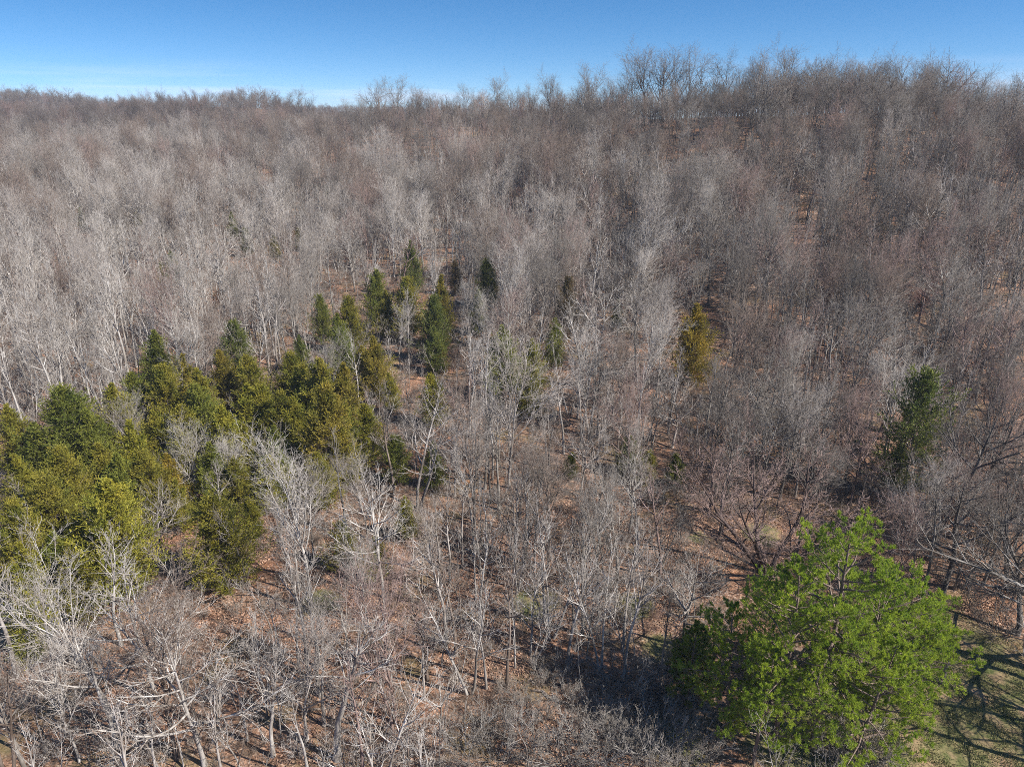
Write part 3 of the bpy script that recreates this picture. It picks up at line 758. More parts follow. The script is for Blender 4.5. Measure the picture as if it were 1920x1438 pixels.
CEDAR_STAND = [(-80, 745), (100, 700), (190, 690), (250, 600), (300, 600), (340, 640), (480, 640), (560, 645), (650, 655), (685, 700), (690, 900), (560, 890), (490, 960), (480, 1080), (370, 1080),
               (320, 930), (290, 930), (270, 1050), (100, 1120), (-80, 1110)]
PINE_STAND = [(1590, 950), (1680, 960), (1800, 1130), (1830, 1240), (1950, 1200), (1950, 1460), (1290, 1460), (1270, 1180), (1340, 1110), (1480, 1040)]
def inside(poly, x, y):
    c = np.zeros(np.shape(x), bool)
    for (xa, ya), (xb, yb) in zip(poly, poly[1:] + poly[:1]):
        if ya != yb:
            c ^= ((ya > y) != (yb > y)) & (x < (xb - xa) * (y - ya) / (yb - ya) + xa)
    return c

def clear_view(x, y, h, r, keep=0.12, keep_single=0.06):
    """leave out trees that would stand before the evergreens, which the photograph shows almost unobstructed"""
    z = terrain(x, y)
    some = np.zeros(len(x), bool); strict = np.zeros(len(x), bool); hit = np.zeros(len(x), bool); single = np.zeros(len(x), bool)
    for f in (0.3, 0.65, 0.95):
        px, py, zc = project(x, y, z + h * f)
        hit |= inside(CEDAR_STAND, px, py) & (y < 92)
        hit |= inside(PINE_STAND, px, py) & (y < 62)
        hit |= inside([(1300, 830), (1560, 815), (1700, 900), (1690, 1010), (1480, 1080), (1400, 1080), (1290, 960)], px, py) & (y < 76)
        strict |= inside([(1290, 840), (1560, 815), (1710, 890), (1710, 1010), (1480, 1090), (1380, 1090), (1280, 980)], px, py) & (y < 76)
        hit |= inside([(1000, 1235), (1290, 1180), (1300, 1460), (860, 1460), (850, 1330)], px, py)
        hit |= inside([(1630, 490), (1765, 490), (1770, 600), (1630, 600)], px, py) & (y < 175) & (r.random(len(x)) < 0.5)
        hit |= inside([(1640, 695), (1790, 695), (1800, 870), (1650, 880)], px, py) & (y < 90)
        hit |= inside([(1250, 560), (1365, 560), (1365, 650), (1250, 650)], px, py) & (y < 150)
        single |= inside([(590, 450), (860, 440), (880, 700), (600, 700)], px, py) & (y < 190) & (r.random(len(x)) < 0.5)
        some |= inside([(-60, 1120), (480, 1120), (560, 1000), (860, 1000), (860, 1460), (-60, 1460)], px, py)
        for (cx, cy, cr), (tx, ty, ch, tone, wf) in zip(CEDAR_POS, CEDARS):
            pw = FPX * 2.2 / cy
            single |= (np.abs(px - tx) < pw + 120.0 / cy * 2) & (py > ty - 8) & (py < ty + FPX * ch * 0.75 / cy) & (y < cy + 1)
    u = r.random(len(x))
    hit |= strict; u = np.where(strict, u * 6, u)
    return np.where(hit, u < keep, np.where(single, u < keep_single, np.where(some, u < 0.92, True)))

def vnoise(x, y, s, ph=0.0):
    return 0.5 + 0.25 * (np.sin(x / s + 1.7 * np.sin(y / s * 0.7 + ph) + ph) + np.sin(y / s * 1.13 - 1.3 * np.sin(x / s * 0.9 - ph)))

def tone_mix(px, py, r):
    """bark tone by where the stand is: pale young wood in the hollow, darker on the hill and the far ridges"""
    n = len(px)
    out = np.empty((n, 3)); names = np.empty(n, object)
    lab = np.array(['white', 'pale', 'grey', 'dark', 'red', 'brown'])
    tones = np.stack([WHITE, PALE, GREY, DARK, RED, BROWN])
    w = np.empty((n, 6))
    right = np.clip((px - 1000) / 450, 0, 1); far = np.clip((420 - py) / 170, 0, 1); ridge = np.clip((300 - py) / 70, 0, 1)
    w[:, 0] = 0.40 * (1 - right) * (1 - far) + 0.02
    w[:, 1] = 0.42 * (1 - right * 0.6) * (1 - ridge * 0.7)
    w[:, 2] = 0.25 + 0.2 * right
    w[:, 3] = 0.08 + 0.26 * right + 0.45 * ridge + 0.2 * far
    w[:, 4] = 0.05 + 0.07 * right * (1 - ridge) + 0.06 * far
    w[:, 5] = 0.12 + 0.4 * far
    w /= w.sum(1, keepdims=True)
    c = np.cumsum(w, 1); u = r.random(n)[:, None]
    k = np.minimum((u > c).sum(1), 5)
    return tones[k] * r.uniform(0.88, 1.12, (n, 1)), lab[k]

r2 = np.random.default_rng(21)
cand = []
for (y0, y1, s, keep) in ((34, 95, 3.0, 0.66), (95, 270, 3.5, 0.85), (270, 520, 4.8, 0.85), (520, 900, 6.2, 0.9), (900, 1750, 10.0, 0.9)):
    xm = y1 * 0.80 + 12
    gx, gy = jitter_grid(-xm, xm, y0, y1, s, r2)
    h = r2.uniform(10.0, 18.0, len(gx)) * np.where(gy > 520, 0.74, np.where(gy > 230, 1.12, 1.0))
    if y0 < 50: h *= 0.82
    # along the crest only low growth stands between the tall trees set out above
    ptop = project(gx, gy, terrain(gx, gy) + h)[1]
    on_crest = (ptop < 262) & (gy > 195) & (gy < 520) & (gx > -130)
    gap = (np.abs(project(gx, gy, terrain(gx, gy))[0] - 1290) < 110) & on_crest
    h = np.where(on_crest, h * np.where(gap, 0.62, 0.76), h)
    m = (np.abs(gx) < gy * 0.80 + 12) & (r2.random(len(gx)) < keep * (0.72 + 0.5 * vnoise(gx, gy, 11.0 if y0 < 300 else 40.0)))
    m |= on_crest & (r2.random(len(gx)) < 0.5)
    gx, gy, h = gx[m], gy[m], h[m]
    ok, px, py = in_frame(gx, gy, h)
    m = ok & free_of(gx, gy)
    if y0 >= 95: m &= visible(gx, gy, h)
    g = grassy(gx, gy)
    m &= ~((g > 0.35) & (gy < 75) & (gx > 4))
    m[m] &= clear_view(gx[m], gy[m], h[m], r2)
    cand.append(np.c_[gx[m], gy[m], h[m], px[m], py[m]])
cand = np.concatenate(cand)
# keep clear of the camera's lowest sight lines only where nothing stands in the picture; rank by size in view
order = np.argsort(-cand[:, 2] / np.hypot(cand[:, 0], cand[:, 1]))
cand = cand[order]
tints, tnames = tone_mix(cand[:, 3], cand[:, 4], r2)
fr = np.array(['narrow', 'tall', 'spread', 'vase', 'fork', 'oak'])
dist = np.hypot(cand[:, 0], cand[:, 1])
tints[dist > 500] *= np.array((0.78, 0.76, 0.78))
fk = np.empty(len(cand), int)
trunk_row = (cand[:, 3] < 520) & (cand[:, 4] > 440) & (cand[:, 4] < 760) & (r2.random(len(cand)) < 0.7)
tints[trunk_row] = WHITE * r2.uniform(0.9, 1.1, (int(trunk_row.sum()), 1)); tnames[trunk_row] = 'white'
for i in range(len(cand)):
    if trunk_row[i]: p = (.25, .60, 0, .05, .10, 0)
    elif cand[i, 4] < 330: p = (.18, .30, .14, .20, .10, .08)
    elif cand[i, 3] > 1150: p = (.26, .34, .08, .16, .10, .06)
    elif dist[i] < 100: p = (.38, .34, .05, .12, .11, 0)
    else: p = (.26, .36, .08, .16, .12, .02)
    fk[i] = r2.choice(6, p=p)
N_IND = 300 - len(BARE) - len(CREST) - len(CREST_FAR) - len(LAWN_TREES)
for i in range(min(N_IND, len(cand))):
    x, y, h = cand[i, :3]
    f = fr[fk[i]]
    bare(x, y, h, f, tints[i], r2.uniform(0.8, 1.1), tone=tnames[i])
print('bare candidates', len(cand))

def instance_stuff(name, meshes_list, pts, rotz, scl, idx, tint, label):
    """one object of kind stuff: real trees set out by geometry nodes. meshes_list: tuples of meshes drawn together"""
    me = bpy.data.meshes.new(name)
    n = len(pts)
    me.vertices.add(n); me.vertices.foreach_set('co', np.asarray(pts, np.float32).ravel())
    for an, ty, key, val in (('rotz', 'FLOAT', 'value', rotz), ('scl', 'FLOAT_VECTOR', 'vector', scl), ('pid', 'INT', 'value', idx), ('tint', 'FLOAT_VECTOR', 'vector', tint)):
        at = me.attributes.new(an, ty, 'POINT')
        at.data.foreach_set(key, np.asarray(val, np.int32 if ty == 'INT' else np.float32).ravel())
    o = link(name, me)
    o['kind'] = 'stuff'; o['label'] = label
    ng = bpy.data.node_groups.new(name + '_setting_out', 'GeometryNodeTree')
    ng.interface.new_socket('Geometry', in_out='INPUT', socket_type='NodeSocketGeometry')
    ng.interface.new_socket('Geometry', in_out='OUTPUT', socket_type='NodeSocketGeometry')
    N, L = ng.nodes, ng.links
    gi, go = N.new('NodeGroupInput'), N.new('NodeGroupOutput')
    join = N.new('GeometryNodeJoinGeometry')
    def attr(nm, ty):
        a = N.new('GeometryNodeInputNamedAttribute'); a.data_type = ty; a.inputs['Name'].default_value = nm
        return a.outputs['Attribute']
    rz, sc, pid = attr('rotz', 'FLOAT'), attr('scl', 'FLOAT_VECTOR'), attr('pid', 'INT')
    cx = N.new('ShaderNodeCombineXYZ'); L.new(rz, cx.inputs['Z'])
    for k, objs in enumerate(meshes_list):
        cmp_ = N.new('FunctionNodeCompare'); cmp_.data_type = 'INT'; cmp_.operation = 'EQUAL'
        L.new(pid, cmp_.inputs[2]); cmp_.inputs[3].default_value = k
        for ob in objs:
            oi = N.new('GeometryNodeObjectInfo'); oi.transform_space = 'ORIGINAL'
            oi.inputs['Object'].default_value = ob; oi.inputs['As Instance'].default_value = True
            ip = N.new('GeometryNodeInstanceOnPoints')
            L.new(gi.outputs[0], ip.inputs['Points']); L.new(cmp_.outputs['Result'], ip.inputs['Selection'])
            L.new(oi.outputs['Geometry'], ip.inputs['Instance']); L.new(cx.outputs[0], ip.inputs['Rotation']); L.new(sc, ip.inputs['Scale'])
            L.new(ip.outputs[0], join.inputs[0])
    L.new(join.outputs[0], go.inputs[0])
    md = o.modifiers.new('setting_out', 'NODES'); md.node_group = ng
    return o

def source(meshes):
    """an object that already stands in the scene and carries each of these meshes"""
    out = []
    for me in meshes:
        u = [o for o in COL.objects if o.data is me]
        out.append(u[0])
    return tuple(out)
def first_user(meshes):
    return all(any(o.data is me for o in COL.objects) for me in meshes)

rest = cand[N_IND:]; rt = tints[N_IND:]; rf = fk[N_IND:]
plist = []; pmap = {}
for fi, fname in enumerate(fr):
    for ms in PROTO[fname]:
        if first_user(ms):
            pmap.setdefault(fi, []).append(len(plist)); plist.append(source(ms))
pid = np.array([pmap[k][int(r2.integers(0, len(pmap[k])))] for k in rf])
z = terrain(rest[:, 0], rest[:, 1])
s = rest[:, 2] / 15.0
wv = s * r2.uniform(0.8, 1.15, len(s))
instance_stuff('forest', plist, np.c_[rest[:, 0], rest[:, 1], z], r2.uniform(0, 6.28, len(s)), np.c_[wv, wv, s], pid, rt,
               'leafless grey and brown winter forest covering the hillside and far ridges')

# ------------------------------------------------------------------ saplings, shrubs, brush
gx, gy = jitter_grid(-230, 230, 36, 260, 2.2, r2)
h = r2.uniform(3.5, 9.5, len(gx))
m = (np.abs(gx) < gy * 0.78 + 6) & (r2.random(len(gx)) < np.where(gy < 110, 0.6, 0.5) * (0.4 + 1.2 * vnoise(gx, gy, 6.0, 2.0)))
gx, gy, h = gx[m], gy[m], h[m]
ok, px, py = in_frame(gx, gy, h, 20)
g = grassy(gx, gy)
m = ok & ~((g > 0.3) & (gy < 75) & (gx > 4)) & free_of(gx, gy, 0.5)
m[m] &= clear_view(gx[m], gy[m], h[m], r2, 0.15, 0.28)
sap = np.c_[gx[m], gy[m], h[m], px[m], py[m]]
sap = sap[np.argsort(-sap[:, 2] / np.hypot(sap[:, 0], sap[:, 1]))]
st, sn = tone_mix(sap[:, 3], sap[:, 4], r2)
NS = 290
for i in range(min(NS, len(sap))):
    x, y, h1 = sap[i, :3]
    make_tree('sapling', 'sapling', SAP[i % 4], x, y, h1 / 8.0, r2.uniform(0, 6.28), st[i], h=h1, tone=sn[i], form='sapling')
rest = sap[NS:]; z = terrain(rest[:, 0], rest[:, 1]); s = rest[:, 2] / 8.0
print('saplings', len(sap))
instance_stuff('sapling_thicket', [source(ms) for ms in SAP], np.c_[rest[:, 0], rest[:, 1], z], r2.uniform(0, 6.28, len(s)), np.c_[s, s, s],
               r2.integers(0, 4, len(s)), st[NS:], 'thin grey saplings filling the gaps between the forest trees')

# tall grey shrubs: the thicket at the bottom of the picture and others along the clearing; foot pixels
SHRUBS = [(870, 1425, 5), (930, 1430, 5), (1000, 1420, 5.5), (1060, 1435, 5), (1120, 1425, 5), (1180, 1430, 5), (1235, 1420, 6), (1270, 1436, 4.5), (960, 1395, 4), (1090, 1390, 4.5),
          (1200, 1380, 4), (1560, 1437, 5.5), (1620, 1437, 5.5), (1590, 1420, 4.5), (1660, 1437, 4), (1290, 1150, 5), (1250, 1120, 5), (1210, 1150, 4), (1160, 1100, 4), (1330, 1090, 4.5),
          (1120, 1210, 4), (1060, 1260, 3.5), (1140, 1280, 3.5), (1230, 1290, 4), (1350, 930, 4), (1280, 930, 4), (1220, 950, 4.5), (700, 1430, 4), (780, 1420, 4), (560, 1420, 3.5),
          (100, 1420, 3.5), (260, 1430, 3.5), (420, 1320, 3), (830, 1210, 3), (1870, 1190, 4.5), (1820, 1140, 4), (1760, 1090, 4), (1850, 1080, 4.5), (1900, 1120, 5), (1540, 900, 4), (1620, 930, 4),
          (1500, 870, 4), (1690, 1010, 4), (1730, 1040, 4), (480, 1230, 3), (350, 1150, 3), (160, 1220, 3), (60, 1330, 3), (560, 1310, 3), (690, 1250, 3), (1410, 880, 4), (1380, 970, 3.5),
          (900, 1370, 3.5), (1020, 1350, 3.5), (1060, 1310, 3), (1110, 1340, 3.5), (1150, 1370, 4), (1180, 1310, 3), (1240, 1350, 3.5), (1290, 1390, 4), (1020, 1280, 3), (980, 1330, 3), (1200, 1260, 3), (1260, 1240, 3), (940, 1350, 3.2), (1135, 1405, 4.5),
          (1300, 1436, 4.5), (1160, 1160, 3.5), (1310, 1220, 3.5)]
for k, (px, py, h1) in enumerate(SHRUBS):
    x, y = at_base(px, py)
    tone = 'grey' if px > 800 else 'pale'
    if px > 1650: tone = 'dark'
    make_tree('shrub', 'shrub', SHRUB[k % 3], x, y, h1 / 4.0, rng.uniform(0, 6.28), TONE[tone] * rng.uniform(.9, 1.1), h=h1, tone=tone, form='shrub')

gx, gy = jitter_grid(-150, 150, 34, 190, 1.5, r2)
m = (np.abs(gx) < gy * 0.78 + 6) & (r2.random(len(gx)) < 0.42 + 0.9 * vnoise(gx, gy, 4.5, 4.0) * vnoise(gx, gy, 13.0, 1.0) * 1.6)
gx, gy = gx[m], gy[m]
ok, px, py = in_frame(gx, gy, np.full(len(gx), 1.0), 10)
m = ok & ~((grassy(gx, gy) > 0.4) & (gx > 6) & (gy < 62))
gx, gy, px, py = gx[m], gy[m], px[m], py[m]
bt, _ = tone_mix(px, py, r2)
s = r2.uniform(0.12, 0.55, len(gx)) ** 1.0
instance_stuff('undergrowth', [source(ms) for ms in SHRUB], np.c_[gx, gy, terrain(gx, gy)], r2.uniform(0, 6.28, len(s)), np.c_[s, s, s * r2.uniform(0.7, 1.2, len(s))],
               r2.integers(0, 3, len(s)), bt * np.array((0.85, 0.78, 0.72)), 'low tangle of leafless brush and twigs on the forest floor')
print('undergrowth', len(s))

# copper-leaved young beeches that kept their dry leaves
def beech(px, py, h, n, label):
    x, y = at_base(px, py)
    r = np.random.default_rng(px)
    d = make_tree('beech_tree', 'tree', SAP[3], x, y, h / 8.0, rng.uniform(0, 6.28), BROWN, h=h, tone='copper', form='beech', label=label)
    me = SAP[3][1]
    co = np.empty(len(me.vertices) * 3, np.float32); me.vertices.foreach_get('co', co); co = co.reshape(-1, 3)
    p = co[r.integers(0, len(co), n)] + r.normal(0, .1, (n, 3))
    V, q = blades(p, r.normal(0, 1, (n, 3)) + np.array([0, 0, -.4]), r.uniform(.14, .26, n), r.uniform(.05, .09, n), r)
    lv = link('leaves', mesh_from('beech_leaves', V, [q], [M_DEADLEAF], attrs={'tip': np.repeat(r.random(n), 4)}), d['root'])
    lv['tint'] = [0.42, 0.21, 0.11]
beech(400, 610, 8.5, 2600, 'small tree still holding copper-orange dry leaves behind the cedars')
beech(425, 655, 5.0, 1200, 'short copper-leaved tree below the taller copper-leaved one')
beech(1745, 262, 8.0, 2200, 'rusty red-leaved small tree on the upper slope under the ridge')

# a dead snag on the ridge with its top snapped over, and a trunk stump on the lawn
def snag():
    a, b = ray(1412, 215)
    Y = 243.0; x = a * Y; z = float(terrain(x, Y))
    top = CAM_H + ray(1418, 124)[1] * Y
    H = top - z
    g = Geo()
    P = np.array([[[0, 0, -.4], [.05, 0, H * .3], [.35, .1, H * .6], [.7, .1, H * .85], [1.0, 0, H], [.5, .2, H + .1], [-.35, .3, H + .25], [-.45, .3, H - .5]]], float)
    R = np.array([[.24, .2, .18, .15, .13, .1, .08, .05]])
    g.add(*tubes(P, R, 6))
    root = bpy.data.objects.new('dead_snag', None); root.location = (x, Y, z); COL.objects.link(root)
    link('trunk', g.mesh('snag_trunk', [M_SNAG]), root)
    g = Geo()
    P = np.array([[[.8, .1, H * .88], [1.4, 0, H * .92], [2.0, 0, H * .93]], [[.3, .1, H * .56], [-.3, 0, H * .63], [-.8, 0, H * .66]]], float)
    g.add(*tubes(P, np.array([[.07, .05, .02]] * 2), 5))
    link('limb', g.mesh('snag_limb', [M_SNAG]), root)
    root['category'] = 'dead tree'; root['label'] = 'thin dark dead snag with a snapped-over top standing against the sky'
snag()

def stump():
    x, y = at_base(1763, 1281); z = float(terrain(x, y))
    r = np.random.default_rng(5); M = 14; hs = np.array([-.3, 0, .3, 1.0, 1.7, 2.25])
    rad = np.array([.42, .36, .28, .25, .24, .23]); th = np.arange(M) * 2 * np.pi / M
    V = []
    for k, hh in enumerate(hs):
        for j in range(M):
            rr = rad[k] * (1 + r.normal(0, .07)); jag = r.uniform(-.05, .38) if k == len(hs) - 1 else 0
            V.append((rr * math.cos(th[j]) + .03 * hh, rr * math.sin(th[j]), hh + jag))
    q = [(k * M + j, k * M + (j + 1) % M, (k + 1) * M + (j + 1) % M, (k + 1) * M + j) for k in range(len(hs) - 1) for j in range(M)]
    V.append((.06, 0, 2.1)); c = len(V) - 1; b0 = (len(hs) - 1) * M
    t = [(b0 + j, b0 + (j + 1) % M, c) for j in range(M)]
    root = bpy.data.objects.new('tree_stump', None); root.location = (x, y, z); COL.objects.link(root)
    link('trunk', mesh_from('stump_trunk', np.array(V), [np.array(q), np.array(t)], [M_SNAG]), root)
    g = Geo()
    P = np.array([[[.1, 0, 1.9], [.35, .05, 2.2], [.5, .05, 2.7]], [[-.1, .05, 2.0], [-.25, .1, 2.5], [-.2, .1, 2.9]]], float)
    g.add(*tubes(P, np.array([[.05, .035, .015]] * 2), 5))
    link('limb', g.mesh('stump_limb', [M_SNAG]), root)
    root['category'] = 'stump'; root['label'] = 'tall dark broken tree stump on the lawn beside the bright green pines'
stump()

# fallen logs: two picture points each
LOGS = [(445, 1255, 545, 1290, .16), (600, 1270, 700, 1225, .12), (560, 1340, 650, 1315, .14), (1000, 1295, 1085, 1335, .14), (1090, 1205, 1160, 1225, .12),
        (1230, 1250, 1300, 1285, .1), (660, 1330, 715, 1300, .2), (790, 1240, 870, 1262, .1), (60, 1330, 150, 1400, .12), (1020, 1170, 1075, 1185, .1)]
LOG_LABELS = ['dark fallen log on the leaf litter amid the white trees', 'thin bent fallen log near the tall white trunk at the bottom', 'mossy fallen log at the bottom edge under white branches',
              'fallen log lying at the rim of the black pine shadow', 'short fallen log in the brush below the green grass patch', 'thin fallen pole leading up to the dark young pine',
              'thick broken log beside the tall white trunk at the bottom', 'slender fallen log below the small cream tree', 'fallen log on the slope at the corner of the white trees', 'short pale fallen log under the leaning pale tree']
for (xa, ya, xb, yb, rad), lab in zip(LOGS, LOG_LABELS):
    A = np.array(at_base(xa, ya)); B = np.array(at_base(xb, yb)); r = np.random.default_rng(xa)
    t = np.linspace(0, 1, 7)[:, None]; xy = A * (1 - t) + B * t + r.normal(0, .12, (7, 2))
    P = np.c_[xy, terrain(xy[:, 0], xy[:, 1]) + rad * .75]
    o0 = P.mean(0)
    root = bpy.data.objects.new('fallen_log', None); root.location = o0; COL.objects.link(root)
    Q = (P - o0)[None]; R = np.linspace(rad, rad * .45, 7)[None]
    g = Geo(); g.add(*tubes(Q, R, 7)); link('trunk', g.mesh('log_trunk', [M_LOG]), root)
    g = Geo()
    b = spawn(Q, R, np.array([np.linalg.norm(B - A)]), 6, .3, .95, .9, .2, .16, lambda t: np.ones_like(t), r, 3, .3, .2, .03, .02)
    g.add(*tubes(b[0], b[1], 4)); link('branch', g.mesh('log_branch', [M_LOG]), root)
    root['category'] = 'log'; root['label'] = lab; root['group'] = 'fallen logs on the forest floor'

# grass on the clearing
def build_grass():
    r = np.random.default_rng(77)
    P = []
    for gx, gy, rr in GS:
        n = int(rr * rr * 190)
        P.append(np.c_[r.normal(gx, rr * .7, n), r.normal(gy, rr * .7, n)])
    P = np.concatenate(P); P = P[(grassy(P[:, 0], P[:, 1]) > .35) & (P[:, 1] > 38)]
    P = P[np.sin(P[:, 0] * 2.1) + np.sin(P[:, 1] * 1.7 + P[:, 0]) + r.normal(0, .8, len(P)) > -0.2]
    p = np.c_[P, terrain(P[:, 0], P[:, 1]) - .02]
    d = r.normal(0, .6, (len(p), 3)); d[:, 2] = 1
    V, q = blades(p, d, r.uniform(.14, .40, len(p)), r.uniform(.014, .026, len(p)), r)
    o = link('grass', mesh_from('grass', V, [q], [M_GRASS], attrs={'dry': np.repeat(r.random(len(p)), 4)}))
    o['kind'] = 'stuff'; o['label'] = 'short patchy green and straw-coloured grass of the clearing'
build_grass()

def build_leaves():
    r = np.random.default_rng(88)
    n = 170000
    y = 36 + 44 * r.random(n) ** 0.8
    x = r.uniform(-1, 1, n) * (y * 0.74 + 8)
    k = (grassy(x, y) < 0.45 + r.normal(0, .12, n)) & (vnoise(x, y, 3.1, 1.0) + 0.4 * vnoise(x, y, 1.1, 2.0) > 0.42 + 0.2 * r.random(n))
    x, y = x[k], y[k]
    p = np.c_[x, y, terrain(x, y) + r.uniform(0.0, 0.05, len(x))]
    d = r.normal(0, 1, (len(p), 3)); d[:, 2] = np.abs(d[:, 2]) * 0.45
    V, q = blades(p, d, r.uniform(.13, .26, len(p)), r.uniform(.04, .08, len(p)), r)
    o = link('fallen_leaves', mesh_from('fallen_leaves', V, [q], [M_LITTER], attrs={'dry': np.repeat(r.random(len(p)), 4)}))
    o['kind'] = 'stuff'; o['label'] = 'loose brown and tan fallen leaves covering the forest floor'
def litter_material():
    m, n, l, b = new_mat('dry_litter')
    a = n.new('ShaderNodeAttribute'); a.attribute_name = 'dry'
    c = mixrgb(n, l, a.outputs['Fac'], (0.13, 0.07, 0.045), (0.46, 0.29, 0.20))
    l.new(c, b.inputs['Base Color']); return m
M_LITTER = litter_material()
build_leaves()

# ------------------------------------------------------------------ haze
def build_haze():
    m = bpy.data.materials.new('haze_air'); m.use_nodes = True
    n = m.node_tree.nodes; n.clear()
    out = n.new('ShaderNodeOutputMaterial'); v = n.new('ShaderNodeVolumePrincipled')
    v.inputs['Color'].default_value = (0.80, 0.86, 1.0, 1); v.inputs['Density'].default_value = HAZE; v.inputs['Anisotropy'].default_value = 0.0
    m.node_tree.links.new(v.outputs[0], out.inputs['Volume'])
    x, y0, y1, z0, z1 = 3100, -1600, 3700, -60, 78
    V = [(-x, y0, z0), (x, y0, z0), (x, y1, z0), (-x, y1, z0), (-x, y0, z1), (x, y0, z1), (x, y1, z1), (-x, y1, z1)]
    F = [(0, 3, 2, 1), (4, 5, 6, 7), (0, 1, 5, 4), (1, 2, 6, 5), (2, 3, 7, 6), (3, 0, 4, 7)]
    o = link('haze', mesh_from('haze', np.array(V, float), [np.array(F)], [m]))
    o['kind'] = 'stuff'; o['label'] = 'thin bluish winter haze over the far ridges'
HAZE = 0.00015
if HAZE > 0: build_haze()

# ------------------------------------------------------------------ labels: what each plant looks like and what it stands between
LANDMARKS = [(1560, 1180, 'bright green pines'), (1440, 940, 'broad reddish tree'), (1308, 625, 'orange cedar'), (1715, 770, 'lone dark cedar'), (771, 500, 'slim dark cedar'),
    (945, 665, 'cone-shaped green cedar'), (785, 830, 'big pale tree'), (112, 800, 'wide green cedar'), (602, 780, 'rust-tinged tall cedar'), (285, 660, 'topmost stand cedar'),
    (180, 980, 'yellow-green wide cedar'), (402, 990, 'olive cedar'), (385, 1280, 'bottom white tree'), (1765, 1265, 'lawn stump'), (1090, 1330, 'black pine shadow'),
    (1185, 1150, 'green grass patch'), (1418, 160, 'ridge snag'), (1790, 150, 'round ridge tree'), (1700, 545, 'red-budded crown'), (400, 575, 'copper-leaved tree'), (700, 660, 'rusty cedar'),
    (1235, 320, 'pale slope tree'), (300, 420, 'whitest hollow tree'), (728, 200, 'fan-shaped ridge trees'), (1065, 560, 'brown cedar'), (632, 1250, 'bottom white trunk'), (70, 700, 'pale trunk row'),
    (1035, 1060, 'leaning pale tree'), (880, 1160, 'white forked tree'), (1850, 950, 'dark oaks'), (600, 1000, 'white vase-shaped tree'), (930, 170, 'middle ridge crown')]
LM = np.array([(a, b) for a, b, _ in LANDMARKS], float)
FORM_WORD = dict(narrow='narrow', tall='high-crowned', spread='spreading', vase='vase-shaped', fork='forked', multi='many-stemmed', broad='broad', oak='crooked')
TONE_WORD = dict(white='white', pale='pale', grey='grey', dark='dark', red='reddish', brown='brown', cream='cream', bud='red-budded')
CED_WORD = dict(G='green', O='olive', Y='yellow-green', R='rust-tinged', D='dark green', N='orange', B='brown')
ORD = ['', 'second', 'third', 'fourth', 'fifth', 'sixth', 'seventh', 'eighth', 'ninth', 'tenth', 'eleventh', 'twelfth']
SPECIAL = {('cedar', 1308, 572): 'lone orange-yellow cedar standing among the grey trees of the slope', ('cedar', 1715, 703): 'lone dark sparse cedar among the dark trees below the shaded slope',
    ('cedar', 771, 452): 'slim dark pointed cedar, highest of the evergreens in the middle wood', ('cedar', 945, 612): 'cone-shaped green cedar alone among pale trees in the middle wood',
    ('cedar', 112, 737): 'large wide dark green cedar at the edge of the pale trunk row', ('cedar', 1065, 525): 'sparse brown cedar with thin top above the cone-shaped green cedar',
    ('cedar', 602, 732): 'tall rust-tinged cedar closing the cedar stand beside the white spreading tree'}
buckets = {}
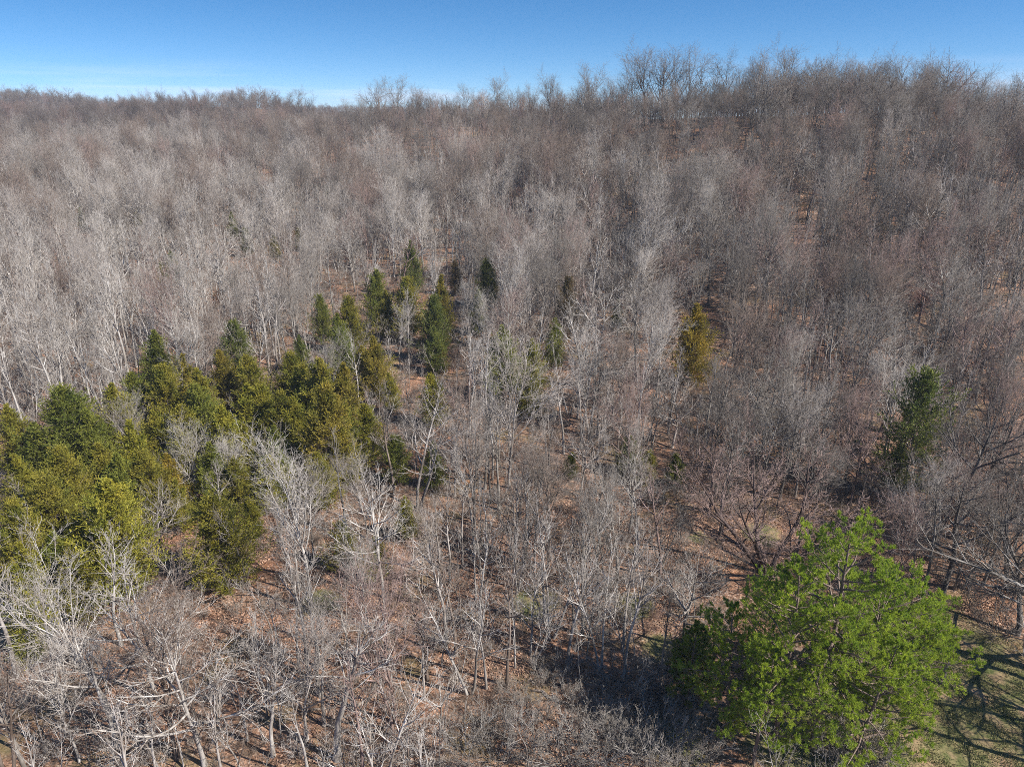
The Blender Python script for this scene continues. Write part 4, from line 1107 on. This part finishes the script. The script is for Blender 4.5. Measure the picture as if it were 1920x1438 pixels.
for d in THINGS:
    if d.get('label'):
        d['root']['label'] = d['label']; continue
    h = d['h']
    mx, my, _ = project(d['x'], d['y'], d['z'] + h * (0.6 if d['kind'] != 'shrub' else 0.5))
    key = (d['form'], d.get('tpx'), d.get('tpy'))
    if key in SPECIAL:
        d['root']['label'] = SPECIAL[key]; d['root']['group'] = 'cedars scattered through the wood'; continue
    dist = np.hypot(LM[:, 0] - mx, (LM[:, 1] - my) * 1.15)
    i, j = np.argsort(dist)[:2]
    if d['kind'] == 'bare_tree':
        size = 'tall' if h > 15.5 else ('low' if h < 11.5 else '')
        what = ' '.join(w for w in (size, TONE_WORD[d['tone']], FORM_WORD[d['form']], 'tree') if w); grp = 'leafless trees of the winter wood'
    elif d['kind'] == 'sapling':
        what = ' '.join(w for w in ('tall' if h > 7.2 else ('short' if h < 5.2 else ''), TONE_WORD[d['tone']], 'sapling') if w); grp = 'saplings between the trees'
    elif d['kind'] == 'shrub':
        what = f"{'large' if h >= 4.5 else 'small'} {TONE_WORD[d['tone']]} leafless shrub"; grp = 'leafless shrubs of the undergrowth'
    elif d['kind'] == 'cedar_tree':
        size = 'tall' if h >= 12 else ('small' if h <= 8 else '')
        what = ' '.join(w for w in (size, CED_WORD[d['tone']], 'cedar') if w); grp = 'cedars scattered through the wood'
    else:
        what = 'bright green pine'; grp = 'pines at the edge of the clearing'
    d['root']['group'] = grp
    if d.get('lawn'):
        rel = 'on the lawn beyond the lawn stump'; rk = float(d['x'])
        k2 = (what, rel)
    elif d['kind'] == 'pine_tree':
        continue
    else:
        near = dist[i] < 60
        rel = f"{'close by' if near else 'from'} the {LANDMARKS[i][2]} towards the {LANDMARKS[j][2]}"
        rk = dist[i]; k2 = (what, rel)
    buckets.setdefault(k2, []).append((rk, d))
for (what, rel), lst in buckets.items():
    lst.sort(key=lambda t: t[0])
    for n_, (_, d) in enumerate(lst):
        o_ = ORD[n_] if n_ < len(ORD) else 'outermost'
        d['root']['label'] = (o_ + ' ' + what + ' ' + rel).strip()
PINE_LABELS = ['largest bright green pine with the highest pointed crown at the clearing', 'bright green pine with a thick pale dead-limbed trunk before the largest pine', 'dark-shaded pine with bare lower stem at the shadow side of the group',
               'bright green pine crown directly behind the largest pine', 'low pine at the bottom edge on rusty leaf litter', 'small dark young pine at the edge of the black shadow', 'bright green pine whose boughs reach out over the lawn stump']
PINE_LABELS.append('low pine with sweeping boughs on the grass before the largest pine')
for d, lab in zip([d for d in THINGS if d['kind'] == 'pine_tree'], PINE_LABELS):
    d['root']['label'] = lab

print('triangles', sum(sum(len(p.vertices) - 2 for p in m.polygons) for m in bpy.data.meshes if len(m.polygons)))
